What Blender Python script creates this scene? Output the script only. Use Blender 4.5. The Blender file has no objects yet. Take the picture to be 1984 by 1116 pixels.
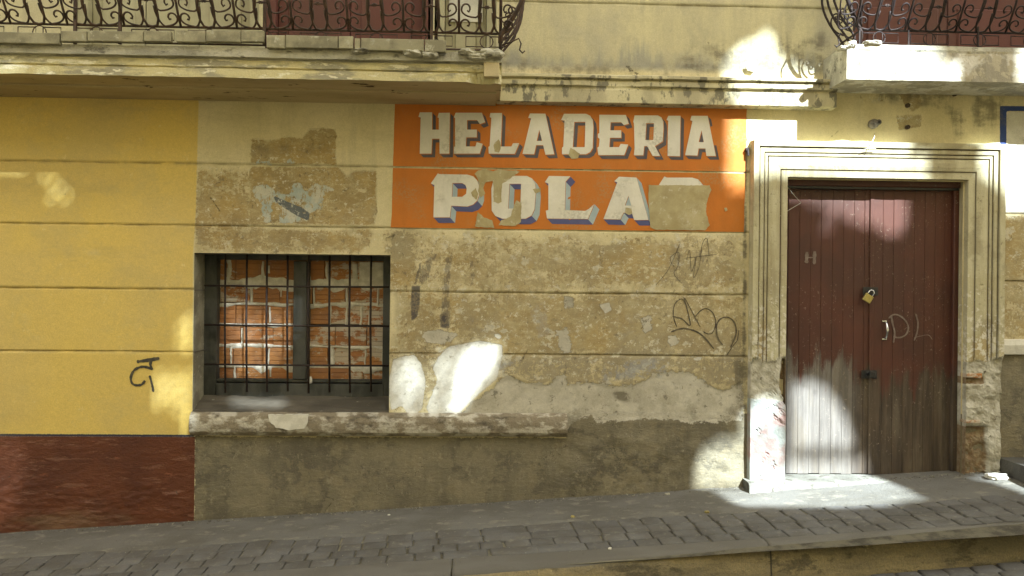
import bpy, math, random
import numpy as np
from mathutils import Matrix, Vector
from mathutils.geometry import tessellate_polygon
random.seed(7); rng = np.random.default_rng(7)
S = bpy.context.scene

# ------------------------------------------------------------------ camera, sky, sun, exposure
FPX, DIST, EYE = 1543.0, 5.7, 1.5
YAW, ROLL = math.radians(2.0), math.radians(0.6)
cam_d = bpy.data.cameras.new('camera'); cam = bpy.data.objects.new('camera', cam_d)
S.collection.objects.link(cam); S.camera = cam
cam_d.sensor_width = 36; cam_d.lens = 36*FPX/1984; cam_d.clip_end = 400; cam_d.clip_start = .05
CM = Matrix.Rotation(-YAW, 3, 'Z') @ Matrix.Rotation(math.pi/2, 3, 'X') @ Matrix.Rotation(ROLL, 3, 'Z')
cam.matrix_world = Matrix.Translation((0, -DIST, EYE)) @ CM.to_4x4()

SUN = Vector((0.5, -1.0, 0.93))                 # towards the sun
AMB = 0.122
w = bpy.data.worlds.new('World'); S.world = w; w.use_nodes = True
wn = w.node_tree; wn.nodes.clear()
sky = wn.nodes.new('ShaderNodeTexSky'); sky.sky_type = 'NISHITA'; sky.sun_disc = False
sky.sun_elevation = math.radians(39.8); sky.sun_rotation = math.radians(153.4)
hs = wn.nodes.new('ShaderNodeHueSaturation'); hs.inputs['Saturation'].default_value = 0.25
tint = wn.nodes.new('ShaderNodeMix'); tint.data_type = 'RGBA'; tint.blend_type = 'MULTIPLY'
tint.inputs[0].default_value = 1; tint.inputs[7].default_value = (1.0, .935, .82, 1)
bg = wn.nodes.new('ShaderNodeBackground'); bg.inputs[1].default_value = AMB
wo = wn.nodes.new('ShaderNodeOutputWorld')
wn.links.new(sky.outputs[0], hs.inputs['Color']); wn.links.new(hs.outputs[0], tint.inputs[6])
wn.links.new(tint.outputs[2], bg.inputs[0]); wn.links.new(bg.outputs[0], wo.inputs[0])
sd = bpy.data.lights.new('sun', 'SUN'); sd.energy = 5.0; sd.angle = math.radians(0.5); sd.color = (.80, .92, 1.0)
so = bpy.data.objects.new('sun', sd); S.collection.objects.link(so)
so.rotation_euler = (-SUN).to_track_quat('-Z', 'Y').to_euler(); so.location = (6, -12, 12)
S.view_settings.view_transform = 'Standard'; S.view_settings.look = 'None'
S.view_settings.exposure = 2.29; S.view_settings.gamma = 1
S.view_settings.use_curve_mapping = False
S.cycles.max_bounces = 6; S.cycles.diffuse_bounces = 5; S.cycles.caustics_reflective = False; S.cycles.caustics_refractive = False

# ------------------------------------------------------------------ measuring: a point of the photograph on the plane y = Y
def W(px, py, Y=0.0):
    d = CM @ Vector(((px-992)/FPX, -(py-558)/FPX, -1.0)); t = (Y+DIST)/d.y
    return Vector((d.x*t, Y, EYE+d.z*t))
def X(px, py=558, Y=0.0): return W(px, py, Y).x
def Z(px, py, Y=0.0): return W(px, py, Y).z
def XZ(pts, Y=0.0): return [(W(a, b, Y).x, W(a, b, Y).z) for a, b in pts]
GA, GB, GS = -0.045, 0.0634, 0.06
def gz(x, y): return GA + GB*x + GS*min(y, 0)
def G(px, py, dz=0.0):
    lo, hi = -5.4, .4
    for _ in range(40):
        m = (lo+hi)/2; p = W(px, py, m)
        if p.z - (GA+GB*p.x+GS*m+dz) > 0: lo = m
        else: hi = m
    return W(px, py, m)

# ------------------------------------------------------------------ noise in numpy
_perm = rng.random((512, 512))
def vnoise(x, y):
    xi = np.floor(x).astype(int); yi = np.floor(y).astype(int); fx = x-xi; fy = y-yi
    fx = fx*fx*(3-2*fx); fy = fy*fy*(3-2*fy)
    a = _perm[xi & 511, yi & 511]; b = _perm[(xi+1) & 511, yi & 511]
    c = _perm[xi & 511, (yi+1) & 511]; d = _perm[(xi+1) & 511, (yi+1) & 511]
    return (a*(1-fx)+b*fx)*(1-fy)+(c*(1-fx)+d*fx)*fy
def fbm(x, y, s=1.0, o=5, seed=0, g=.5):
    x = np.asarray(x, float)*s+seed*17.3; y = np.asarray(y, float)*s+seed*9.1
    t = 0; a = 1; n = 0
    for i in range(o):
        t = t+a*(vnoise(x, y)-.5); n += a; a *= g; x = x*2.03+5.1; y = y*2.03+3.7
    return t/n*2
def sdf(poly, x, z):
    """signed distance, positive inside"""
    x = np.asarray(x, float); z = np.asarray(z, float)
    d = np.full(x.shape, 1e9); inside = np.zeros(x.shape, bool); n = len(poly)
    for i in range(n):
        ax, az = poly[i]; bx, bz = poly[(i+1) % n]
        ex, ez = bx-ax, bz-az; wx, wz = x-ax, z-az
        t = np.clip((wx*ex+wz*ez)/(ex*ex+ez*ez+1e-12), 0, 1)
        d = np.minimum(d, (wx-ex*t)**2+(wz-ez*t)**2)
        c = ((az > z) != (bz > z))
        xi = ax+(z-az)*ex/(ez if abs(ez) > 1e-12 else 1e-12)
        inside ^= (c & (x < xi))
    return np.sqrt(d)*np.where(inside, 1, -1)

# ------------------------------------------------------------------ object helpers
def link(o): S.collection.objects.link(o); return o
def parent_to(o, p):
    if p is not None:
        o.parent = p; o.matrix_parent_inverse = Matrix.Translation(-Vector(BASE[p.name]))
BASE = {}
def thing(name, label, cat, loc=(0, 0, 0), group=None):
    o = link(bpy.data.objects.new(name, None)); o.location = loc; o.empty_display_size = .1
    o['label'] = label; o['category'] = cat
    if group: o['group'] = group
    BASE[o.name] = loc; return o
def sub(o): BASE[o.name] = (0, 0, 0); return o
def mesh(name, verts, faces, mat, parent=None, smooth=False, **props):
    me = bpy.data.meshes.new(name); me.from_pydata([tuple(v) for v in verts], [], faces); me.update()
    mats = mat if isinstance(mat, (list, tuple)) else [mat]
    for m in mats: me.materials.append(m)
    if smooth: me.polygons.foreach_set('use_smooth', [True]*len(me.polygons))
    o = link(bpy.data.objects.new(name, me)); parent_to(o, parent); BASE[o.name] = (0, 0, 0)
    for k, v in props.items(): o['category' if k == 'cat' else k] = v
    return o
class MB:
    def __init__(s): s.v = []; s.f = []
    def add(s, v, f):
        n = len(s.v); s.v += [tuple(a) for a in v]; s.f += [tuple(i+n for i in q) for q in f]; return s
    def box(s, x0, x1, y0, y1, z0, z1, bev=0.0, jit=0.0):
        """y0 is the front (towards the street); bevelled front edges"""
        j = lambda: random.uniform(-jit, jit)
        b = bev
        v = [(x0+j(), y1, z0+j()), (x1+j(), y1, z0+j()), (x1+j(), y1, z1+j()), (x0+j(), y1, z1+j())]
        if b <= 0:
            v += [(p[0], y0, p[2]) for p in v[:4]]
            return s.add(v, [(4, 5, 6, 7), (0, 3, 2, 1), (0, 1, 5, 4), (1, 2, 6, 5), (2, 3, 7, 6), (3, 0, 4, 7)])
        sx = [b, -b, -b, b]; sz = [b, b, -b, -b]
        m = [(p[0], y0+b, p[2]) for p in v[:4]]
        q = [(v[i][0]+sx[i], y0, v[i][2]+sz[i]) for i in range(4)]
        f = [(0, 3, 2, 1), (8, 9, 10, 11)]
        for i in range(4):
            k = (i+1) % 4; f += [(i, k, 4+k, 4+i), (4+i, 4+k, 8+k, 8+i)]
        return s.add(v+m+q, f)
    def tube(s, pts, r, n=6, cap=True, flat=None):
        pts = [Vector(p) for p in pts]; rings = []; up = Vector((0, 0, 1))
        rr = r if isinstance(r, (list, tuple)) else [r]*len(pts)
        u = None
        for i, p in enumerate(pts):
            t = (pts[min(i+1, len(pts)-1)]-pts[max(i-1, 0)])
            if t.length < 1e-9: t = Vector((0, 0, 1))
            t.normalize()
            if u is None:
                a = Vector((0, 1, 0)) if abs(t.y) < .9 else Vector((1, 0, 0)); u = t.cross(a).normalized()
            else:
                u = (u-t*u.dot(t)); u = u.normalized() if u.length > 1e-6 else t.cross(Vector((0, 1, 0))).normalized()
            v = t.cross(u)
            rings.append([p+(u*math.cos(2*math.pi*k/n)+v*math.sin(2*math.pi*k/n)*(flat or 1))*rr[i] for k in range(n)])
        vs = [a for rg in rings for a in rg]; f = []
        for i in range(len(rings)-1):
            for k in range(n):
                k2 = (k+1) % n; f.append((i*n+k, i*n+k2, (i+1)*n+k2, (i+1)*n+k))
        if cap: f += [tuple(range(n))[::-1], tuple((len(rings)-1)*n+k for k in range(n))]
        return s.add(vs, f)
    def build(s, name, mat, parent=None, smooth=False, **p): return mesh(name, s.v, s.f, mat, parent, smooth, **p)

# ------------------------------------------------------------------ node helpers
class NT:
    def __init__(s, name):
        s.m = bpy.data.materials.new(name); s.m.use_nodes = True; s.t = s.m.node_tree; s.t.nodes.clear()
        s.out = s.n('ShaderNodeOutputMaterial'); s.bs = s.n('ShaderNodeBsdfPrincipled')
        s.t.links.new(s.bs.outputs[0], s.out.inputs[0]); s._pos = None
    def n(s, t): return s.t.nodes.new(t)
    def put(s, sock, v):
        if isinstance(v, bpy.types.NodeSocket): s.t.links.new(v, sock)
        elif isinstance(v, (tuple, list)) and len(v) == 3 and sock.type == 'RGBA': sock.default_value = (*v, 1)
        else: sock.default_value = v
    def pos(s, sc=(1, 1, 1), obj=False):
        if obj:
            c = s.n('ShaderNodeTexCoord').outputs['Object']
        else:
            if s._pos is None: s._pos = s.n('ShaderNodeNewGeometry').outputs['Position']
            c = s._pos
        if tuple(sc) == (1, 1, 1): return c
        m = s.n('ShaderNodeVectorMath'); m.operation = 'MULTIPLY'; s.put(m.inputs[0], c); m.inputs[1].default_value = sc
        return m.outputs[0]
    def attr(s, name):
        a = s.n('ShaderNodeAttribute'); a.attribute_name = name; return a.outputs['Fac']
    def noise(s, scale, detail=4, rough=.55, sc=(1, 1, 1), dist=0.0, obj=False, ofs=None):
        q = s.n('ShaderNodeTexNoise'); p = s.pos(sc, obj)
        if ofs is not None:
            m = s.n('ShaderNodeVectorMath'); m.operation = 'ADD'; s.put(m.inputs[0], p); m.inputs[1].default_value = (ofs, ofs*.7, ofs*1.3); p = m.outputs[0]
        s.put(q.inputs['Vector'], p); q.inputs['Scale'].default_value = scale
        q.inputs['Detail'].default_value = detail; q.inputs['Roughness'].default_value = rough
        q.inputs['Distortion'].default_value = dist; return q.outputs[0]
    def vor(s, scale, feat='DISTANCE_TO_EDGE', sc=(1, 1, 1)):
        q = s.n('ShaderNodeTexVoronoi'); q.feature = feat; s.put(q.inputs['Vector'], s.pos(sc)); q.inputs['Scale'].default_value = scale
        return q.outputs[0]
    def ma(s, op, a, b=0.0, c=None):
        q = s.n('ShaderNodeMath'); q.operation = op; s.put(q.inputs[0], a); s.put(q.inputs[1], b)
        if c is not None: s.put(q.inputs[2], c)
        return q.outputs[0]
    def add(s, a, b): return s.ma('ADD', a, b)
    def mul(s, a, b): return s.ma('MULTIPLY', a, b)
    def st(s, v, lo, hi, a=0.0, b=1.0):
        q = s.n('ShaderNodeMapRange'); q.interpolation_type = 'SMOOTHSTEP'; s.put(q.inputs[0], v)
        q.inputs[1].default_value = lo; q.inputs[2].default_value = hi; q.inputs[3].default_value = a; q.inputs[4].default_value = b
        return q.outputs[0]
    def mix(s, f, a, b, mode='MIX'):
        q = s.n('ShaderNodeMix'); q.data_type = 'RGBA'; q.blend_type = mode
        s.put(q.inputs[0], f); s.put(q.inputs[6], a); s.put(q.inputs[7], b); return q.outputs[2]
    def rand(s): return s.n('ShaderNodeObjectInfo').outputs['Random']
    def z(s):
        q = s.n('ShaderNodeSeparateXYZ'); s.put(q.inputs[0], s.pos()); return q.outputs
    def done(s, col, rough=.85, bump=None, bs=1.0, dist=.01, metal=0.0, spec=.3):
        s.put(s.bs.inputs['Base Color'], col); s.put(s.bs.inputs['Roughness'], rough); s.put(s.bs.inputs['Metallic'], metal)
        s.bs.inputs['Specular IOR Level'].default_value = spec
        if bump is not None:
            b = s.n('ShaderNodeBump'); b.inputs['Strength'].default_value = bs; b.inputs['Distance'].default_value = dist
            s.put(b.inputs['Height'], bump); s.t.links.new(b.outputs[0], s.bs.inputs['Normal'])
        return s.m

def plain(name, c1, c2=None, scale=8, rough=.85, c3=None, lo=.4, hi=.6, s3=30, lo3=.55, hi3=.65, bump=.4, bscale=60, dist=.004,
          metal=0.0, spec=.3, sc=(1, 1, 1), rnd=0.0, obj=False):
    t = NT(name); col = c1
    if c2: col = t.mix(t.st(t.noise(scale, 6, .6, sc, obj=obj), lo, hi), c1, c2)
    if c3: col = t.mix(t.st(t.noise(s3, 5, .65, sc, ofs=7.0, obj=obj), lo3, hi3), col, c3)
    if rnd: col = t.mix(1.0, col, t.mix(t.rand(), (1-rnd,)*3, (1+rnd,)*3), 'MULTIPLY')
    fine = t.noise(bscale*2.5, 3, .6)
    col = t.mix(1.0, col, t.mix(fine, (.82,)*3, (1.18,)*3), 'MULTIPLY')
    return t.done(col, rough, t.noise(bscale, 6, .65), bump, dist, metal, spec)

CREAM, CREAM2 = (.60, .54, .335), (.53, .45, .235)
M = {}
M['cream'] = plain('cream_moulding_paint', CREAM, (.44, .39, .25), 5, c3=(.22, .20, .14), s3=14, lo3=.52, hi3=.60, sc=(1, 1, .5), bscale=45)
M['cream_dirty'] = plain('weathered_cream_paint', (.60, .53, .29), (.34, .31, .21), 12, c3=(.72, .67, .48), s3=22, lo3=.55, hi3=.60, lo=.44, hi=.60, sc=(.3, 1, 1.1), bump=.8, bscale=40, dist=.008)
M['slab_grey'] = plain('grey_render', (.34, .32, .25), (.50, .47, .36), 6, c3=(.14, .13, .10), s3=16, lo3=.55, hi3=.68, sc=(.5, 1, 1), bump=.9, bscale=35, dist=.01)
M['soffit'] = plain('soffit_plaster', (.52, .43, .25), (.42, .34, .19), 3, c3=(.08, .05, .03), s3=14, lo3=.63, hi3=.66, sc=(.3, 1, 1), bump=.5)
M['slab_white'] = plain('flaking_white_paint', (.58, .545, .455), (.32, .29, .22), 3.2, c3=(.44, .39, .28), s3=11, lo3=.52, hi3=.56, lo=.50, hi=.56, bump=.7, bscale=40, dist=.006)
M['tile'] = plain('grey_green_stone_tile', (.34, .31, .20), (.22, .20, .13), 7, c3=(.42, .40, .30), s3=20, lo3=.58, hi3=.7, rnd=.12, bump=.3)
M['iron'] = plain('rusty_brown_iron', (.050, .033, .024), (.080, .045, .028), 20, rough=.6, bump=.3, bscale=120, spec=.4)
M['iron_dark'] = plain('dark_iron_bar', (.028, .020, .020), (.045, .03, .025), 30, rough=.6, bump=.3, bscale=120, spec=.25)
M['frame'] = plain('grey_black_window_frame', (.040, .042, .036), (.085, .085, .075), 7, c3=(.20, .19, .16), s3=28, lo3=.66, hi3=.74, rough=.6, bump=.3, sc=(1, 1, .4))
M['reveal'] = plain('dirty_reveal_plaster', (.30, .28, .20), (.19, .17, .12), 6, c3=(.42, .40, .32), s3=22, lo3=.6, hi3=.68, bump=.7)
M['sill'] = plain('blackened_sill', (.075, .066, .05), (.12, .105, .08), 5, c3=(.34, .32, .27), s3=22, lo3=.66, hi3=.72, rough=.6, bump=.6, sc=(.5, 1, 1))
M['sillband'] = plain('dirty_whitewashed_band', (.25, .21, .145), (.50, .46, .37), 14, c3=(.12, .10, .07), s3=9, lo3=.52, hi3=.68, lo=.46, hi=.58, bump=1.0, bscale=50, dist=.01, sc=(.6, 1, 1))
M['whitepatch'] = plain('white_plaster_patch', (.72, .69, .60), (.6, .57, .48), 12, bump=.5)
M['mortar'] = plain('cream_mortar', (.68, .64, .55), (.54, .50, .41), 14, bump=.5, bscale=50, dist=.008)
def brick_mat(name, wash):
    t = NT(name)
    c = t.mix(t.rand(), (.37, .15, .05), (.44, .21, .075))
    c = t.mix(t.st(t.noise(9, 5, .6), .4, .65), c, (.32, .155, .07))
    c = t.mix(t.st(t.noise(9, 8, .75, (.7, 1, 1.1)), wash, wash+.04, 0, .85), c, (.52, .46, .36))
    c = t.mix(t.st(t.noise(70, 5, .7, (.5, 1, 1)), .62, .7), c, (.55, .42, .30))
    return t.done(c, .8, t.noise(90, 5, .6), .5, .004)
M['brick'] = brick_mat('terracotta_hollow_brick', .585)
M['brick_wash'] = brick_mat('lime_smeared_brick', .49)
M['sett'] = plain('worn_grey_sett', (.135, .131, .122), (.112, .105, .092), 5, c3=(.19, .18, .15), s3=24, lo3=.56, hi3=.7, rnd=.13, rough=.75, bump=.6, bscale=60, dist=.006)
M['joint'] = plain('sandy_joint_mortar', (.22, .20, .145), (.09, .08, .06), 4, c3=(.30, .27, .18), s3=16, lo3=.58, hi3=.66, lo=.38, hi=.6, bump=1, dist=.012)
M['strip'] = plain('cement_strip', (.165, .158, .138), (.13, .122, .102), 3, c3=(.22, .205, .165), s3=14, lo3=.54, hi3=.66, rough=.8, bump=.9, bscale=50, dist=.008, sc=(.6, 1, 1))
M['kerbtop'] = plain('smooth_kerb_concrete', (.145, .136, .118), (.125, .116, .098), 4, rough=.8, bump=.3, sc=(.4, 1, 1))
def kerb_mat():
    t = NT('stained_kerb_face')
    c = t.mix(t.st(t.noise(3.5, 6, .6, (.35, 1, 1.3)), .38, .62), (.30, .25, .145), (.18, .155, .10))
    c = t.mix(t.st(t.noise(5, 8, .75, (.5, 1, 1.2)), .52, .60, 0, .8), c, (.09, .078, .052))
    c = t.mix(t.st(t.noise(13, 5, .7, ofs=4.0), .62, .72), c, (.46, .40, .24))
    c = t.mix(t.st(t.noise(120, 4, .6), .3, .8), c, t.mix(1, c, (1.5, 1.4, 1.2), 'MULTIPLY'))
    return t.done(c, .85, t.noise(28, 8, .7), 1.0, .02)
M['kerb'] = kerb_mat()
M['road'] = plain('road_bedding', (.10, .095, .08), (.14, .13, .11), 3, bump=1, dist=.02)
M['across'] = plain('ochre_render_across', (.66, .60, .45), (.56, .50, .36), 1.2, bump=.4)
M['maroon'] = plain('maroon_shutter_paint', (.125, .045, .032), (.105, .045, .03), 3, rough=.55, bump=.3, sc=(1, 1, .3))
M['curtain'] = plain('pale_shutter_paint', (.42, .39, .24), (.34, .31, .19), 2, rough=.6, bump=.2)
M['glass'] = plain('pale_window_pane', (.62, .60, .50), (.5, .48, .4), 3, rough=.2, bump=.05, spec=.6)
M['brass'] = plain('worn_brass', (.50, .40, .13), (.42, .34, .12), 60, rough=.38, metal=.7, bump=.1)
M['chrome'] = plain('chromed_steel', (.62, .62, .62), rough=.22, metal=1, bump=.03)
M['black'] = plain('black_metal', (.018, .018, .018), (.03, .028, .025), 40, rough=.4, bump=.2, spec=.5)
M['ceramic'] = plain('grey_porcelain', (.26, .24, .22), (.17, .15, .13), 60, rough=.4, bump=.1)
M['thread'] = plain('pale_string', (.6, .58, .5), rough=.8)
M['orange'] = None

# ------------------------------------------------------------------ the facade wall
GROOVES = [2.354, 1.917, 1.466, 1.024]
XB = X(1940, 500)                                    # where the wall section beyond the doorway starts
xw0, xw1 = X(375, 640), X(755, 640); zw1, zw0 = Z(560, 492), Z(560, 799)
xd0, xd1 = X(1519, 600), X(1866, 600); zd1, zd0 = 2.318, .17
UP = [(X(148, 30), X(502, 30), 2.98, 5.3), (X(514, 30), X(836, 30), 2.98, 5.3), (X(842, 30), X(962, 30), 2.98, 5.3),
      (X(1652, 40), X(1652, 40)+1.5, 2.98, 5.3)]
HOLES = [(xw0, xw1, zw0, zw1), (xd0+.01, xd1-.01, -.3, zd1-.01)]+UP

def P(*pts): return XZ(pts)
L_SIGN = [(765, 197), (1447, 207), (1441, 450), (758, 441)]
PEEL = [
 (.72, .015, [(487, 268), (520, 272), (560, 264), (585, 268), (600, 252), (625, 248), (650, 250), (652, 320), (487, 317)]),
 (.66, .015, [(487, 321), (655, 324), (672, 342), (690, 330), (728, 332), (730, 410), (726, 436), (487, 434)]),
 (.50, .05, [(380, 325), (487, 325), (487, 436), (378, 436)]),
 (.24, .06, [(380, 385), (500, 385), (500, 440), (380, 440)]),
 (.58, .04, [(378, 441), (715, 445), (722, 470), (700, 492), (378, 490)]),
 (.30, .06, [(700, 445), (800, 448), (800, 560), (757, 560), (750, 492)]),
 (.40, .10, [(757, 448), (1440, 455), (1440, 566), (757, 562)]),
 (.16, .15, [(860, 500), (1100, 490), (1400, 470), (1440, 570), (860, 566)]),
 (.50, .06, [(775, 570), (1441, 576), (1441, 690), (757, 682)]),
 (.20, .10, [(870, 590), (1100, 580), (1380, 590), (1441, 620), (1441, 688), (980, 684)]),
 (.52, .05, [(757, 684), (860, 684), (845, 760), (830, 800), (757, 795)]),
 (.56, .05, [(955, 686), (1442, 691), (1442, 760), (960, 745)]),
 (.70, .01, [(1738, 172), (1782, 176), (1786, 205), (1768, 216), (1750, 200)]),
 (.70, .01, [(1736, 224), (1786, 222), (1784, 246), (1742, 252)]),
 (.30, .05, [(1640, 178), (1735, 178), (1730, 200), (1660, 200)]),
 (.60, .03, [(1930, 416), (2100, 418), (2100, 655), (1925, 655)]),
 (.3, .03, [(1150, 478), (1270, 470), (1270, 500), (1160, 505)]),
]
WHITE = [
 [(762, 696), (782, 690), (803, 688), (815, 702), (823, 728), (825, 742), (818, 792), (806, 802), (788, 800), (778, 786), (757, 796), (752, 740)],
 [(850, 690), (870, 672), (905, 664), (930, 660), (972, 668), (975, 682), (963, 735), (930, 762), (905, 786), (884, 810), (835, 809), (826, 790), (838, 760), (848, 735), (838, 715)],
 [(957, 650), (966, 644), (973, 652), (966, 659)],
 [(1338, 691), (1364, 692), (1356, 699), (1346, 698)],
 [(1418, 240), (1450, 240), (1450, 262), (1420, 268)],
 [(1940, 216), (2100, 218), (2100, 414), (1940, 412)],
 [(1160, 590), (1180, 586), (1186, 600), (1172, 608)],
]
LIGHTG = [
 [(822, 645), (850, 635), (885, 645), (880, 660), (850, 668), (828, 662)],
 [(1078, 640), (1098, 632), (1108, 656), (1106, 684), (1084, 682)],
 [(1240, 618), (1258, 612), (1264, 640), (1250, 648)], [(1292, 655), (1308, 650), (1316, 664), (1300, 672)],
 [(1092, 572), (1112, 574), (1112, 600), (1096, 596)],
 [(958, 745), (985, 728), (1030, 742), (1060, 745), (1095, 720), (1098, 745), (1140, 740), (1180, 747), (1230, 746), (1262, 728), (1300, 718), (1345, 724),
  (1372, 745), (1400, 756), (1441, 738), (1441, 818), (1345, 820), (1270, 814), (1190, 816), (1158, 824), (1145, 806), (1120, 815), (1098, 835), (960, 816), (880, 812), (900, 792)],
]
POSTER = [[(490, 362), (515, 358), (540, 372), (560, 380), (570, 352), (582, 356), (592, 372), (610, 356), (640, 362), (648, 368), (625, 378), (626, 404), (600, 412),
  (598, 426), (566, 432), (540, 432), (545, 400), (528, 390), (524, 432), (512, 430), (505, 390), (492, 380)],
  [(488, 316), (500, 311), (520, 312), (530, 318)], [(553, 316), (562, 308), (575, 316)]]
STROKE = [[(528, 378), (560, 392), (585, 402), (600, 413), (598, 428), (575, 418), (550, 402), (535, 392)]]
BLUE = [[(1937, 205), (2100, 208), (2100, 217), (1950, 215), (1949, 372), (1937, 372)], [(1930, 470), (1940, 470), (1940, 498), (1932, 498)]]
SPRAY = [
 (.62, .012, [(838, 490), (850, 492), (838, 515), (826, 552), (808, 554), (815, 515)]),
 (.75, .006, [(812, 510), (818, 505), (806, 552), (801, 552)]),
 (1.1, .008, [(798, 553), (814, 555), (813, 590), (808, 615), (797, 622), (795, 590)]),
 (.62, .014, [(862, 496), (878, 498), (872, 560), (874, 600), (872, 636), (852, 635), (856, 560)]),
 (.5, .012, [(908, 500), (924, 505), (921, 555), (908, 552)]),
 (.8, .008, [(852, 610), (866, 606), (870, 636), (854, 634)]),
 (.45, .02, [(1310, 480), (1330, 475), (1325, 545), (1300, 555)]), (.45, .012, [(1340, 470), (1375, 462), (1370, 500), (1345, 540)]),
 (.5, .01, [(1092, 706), (1104, 703), (1096, 730), (1088, 745)]), (.5, .01, [(1160, 480), (1172, 478), (1170, 520), (1160, 518)]), (.7, .006, [(1010, 494), (1018, 496), (1016, 506)]),
]
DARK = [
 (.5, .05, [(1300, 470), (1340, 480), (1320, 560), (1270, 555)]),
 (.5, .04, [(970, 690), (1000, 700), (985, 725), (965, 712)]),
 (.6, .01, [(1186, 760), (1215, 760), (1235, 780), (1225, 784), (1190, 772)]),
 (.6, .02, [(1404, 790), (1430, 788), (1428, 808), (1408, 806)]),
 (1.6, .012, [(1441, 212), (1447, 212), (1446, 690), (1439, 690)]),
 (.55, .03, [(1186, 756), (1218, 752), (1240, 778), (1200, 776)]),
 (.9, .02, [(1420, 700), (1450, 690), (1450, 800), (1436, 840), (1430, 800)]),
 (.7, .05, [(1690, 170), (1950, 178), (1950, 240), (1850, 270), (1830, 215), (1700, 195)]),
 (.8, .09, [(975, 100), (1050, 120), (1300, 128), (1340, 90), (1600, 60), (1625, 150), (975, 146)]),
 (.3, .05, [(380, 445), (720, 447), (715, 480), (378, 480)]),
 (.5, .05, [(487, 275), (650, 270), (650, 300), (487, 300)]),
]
SMUDGE = [(.8, .04, [(1170, 700), (1270, 690), (1300, 700), (1290, 735), (1160, 742)]), (.6, .03, [(1020, 590), (1060, 580), (1070, 650), (1040, 660)]),
          (.7, .02, [(955, 705), (1000, 697), (1005, 712), (975, 722)]), (.5, .03, [(1180, 610), (1250, 600), (1230, 650), (1190, 665)]), (.5, .04, [(900, 600), (990, 620), (980, 655), (905, 650)])]
ROUGHZ = [[(1060, 848), (1442, 845), (1442, 960), (1060, 985)], [(-300, 930), (377, 930), (377, 1040), (-300, 1060)], [(0, 845), (250, 845), (250, 862), (0, 858)]]

def wall_disp(x, z):
    """how far the plaster stands out towards the street (m, negative y)"""
    x = np.asarray(x, float); z = np.asarray(z, float)
    d = fbm(x, z, 1.3, 3, 1)*.0035+fbm(x, z, 6, 4, 2)*.0022
    m = np.clip(sdf(P(*ROUGHZ[0]), x, z)/.08+.5, 0, 1)
    d = d+m*(fbm(x, z, 5.5, 5, 3)*.022+.004)
    m = np.clip(sdf(P(*ROUGHZ[1]), x, z)/.08+.5, 0, 1)
    d = d+m*(np.abs(fbm(x*.6, z*1.7, 17, 5, 4))*.013)
    for q in WHITE[:2]: d = d-.004*np.clip(sdf(P(*q), x, z)/.01, 0, 1)
    d = d-.006*np.clip(sdf(P(*LIGHTG[5]), x, z)/.015, 0, 1)+np.clip(sdf(P(*LIGHTG[5]), x, z)/.05, 0, 1)*fbm(x, z, 10, 4, 6)*.006
    return d

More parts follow.
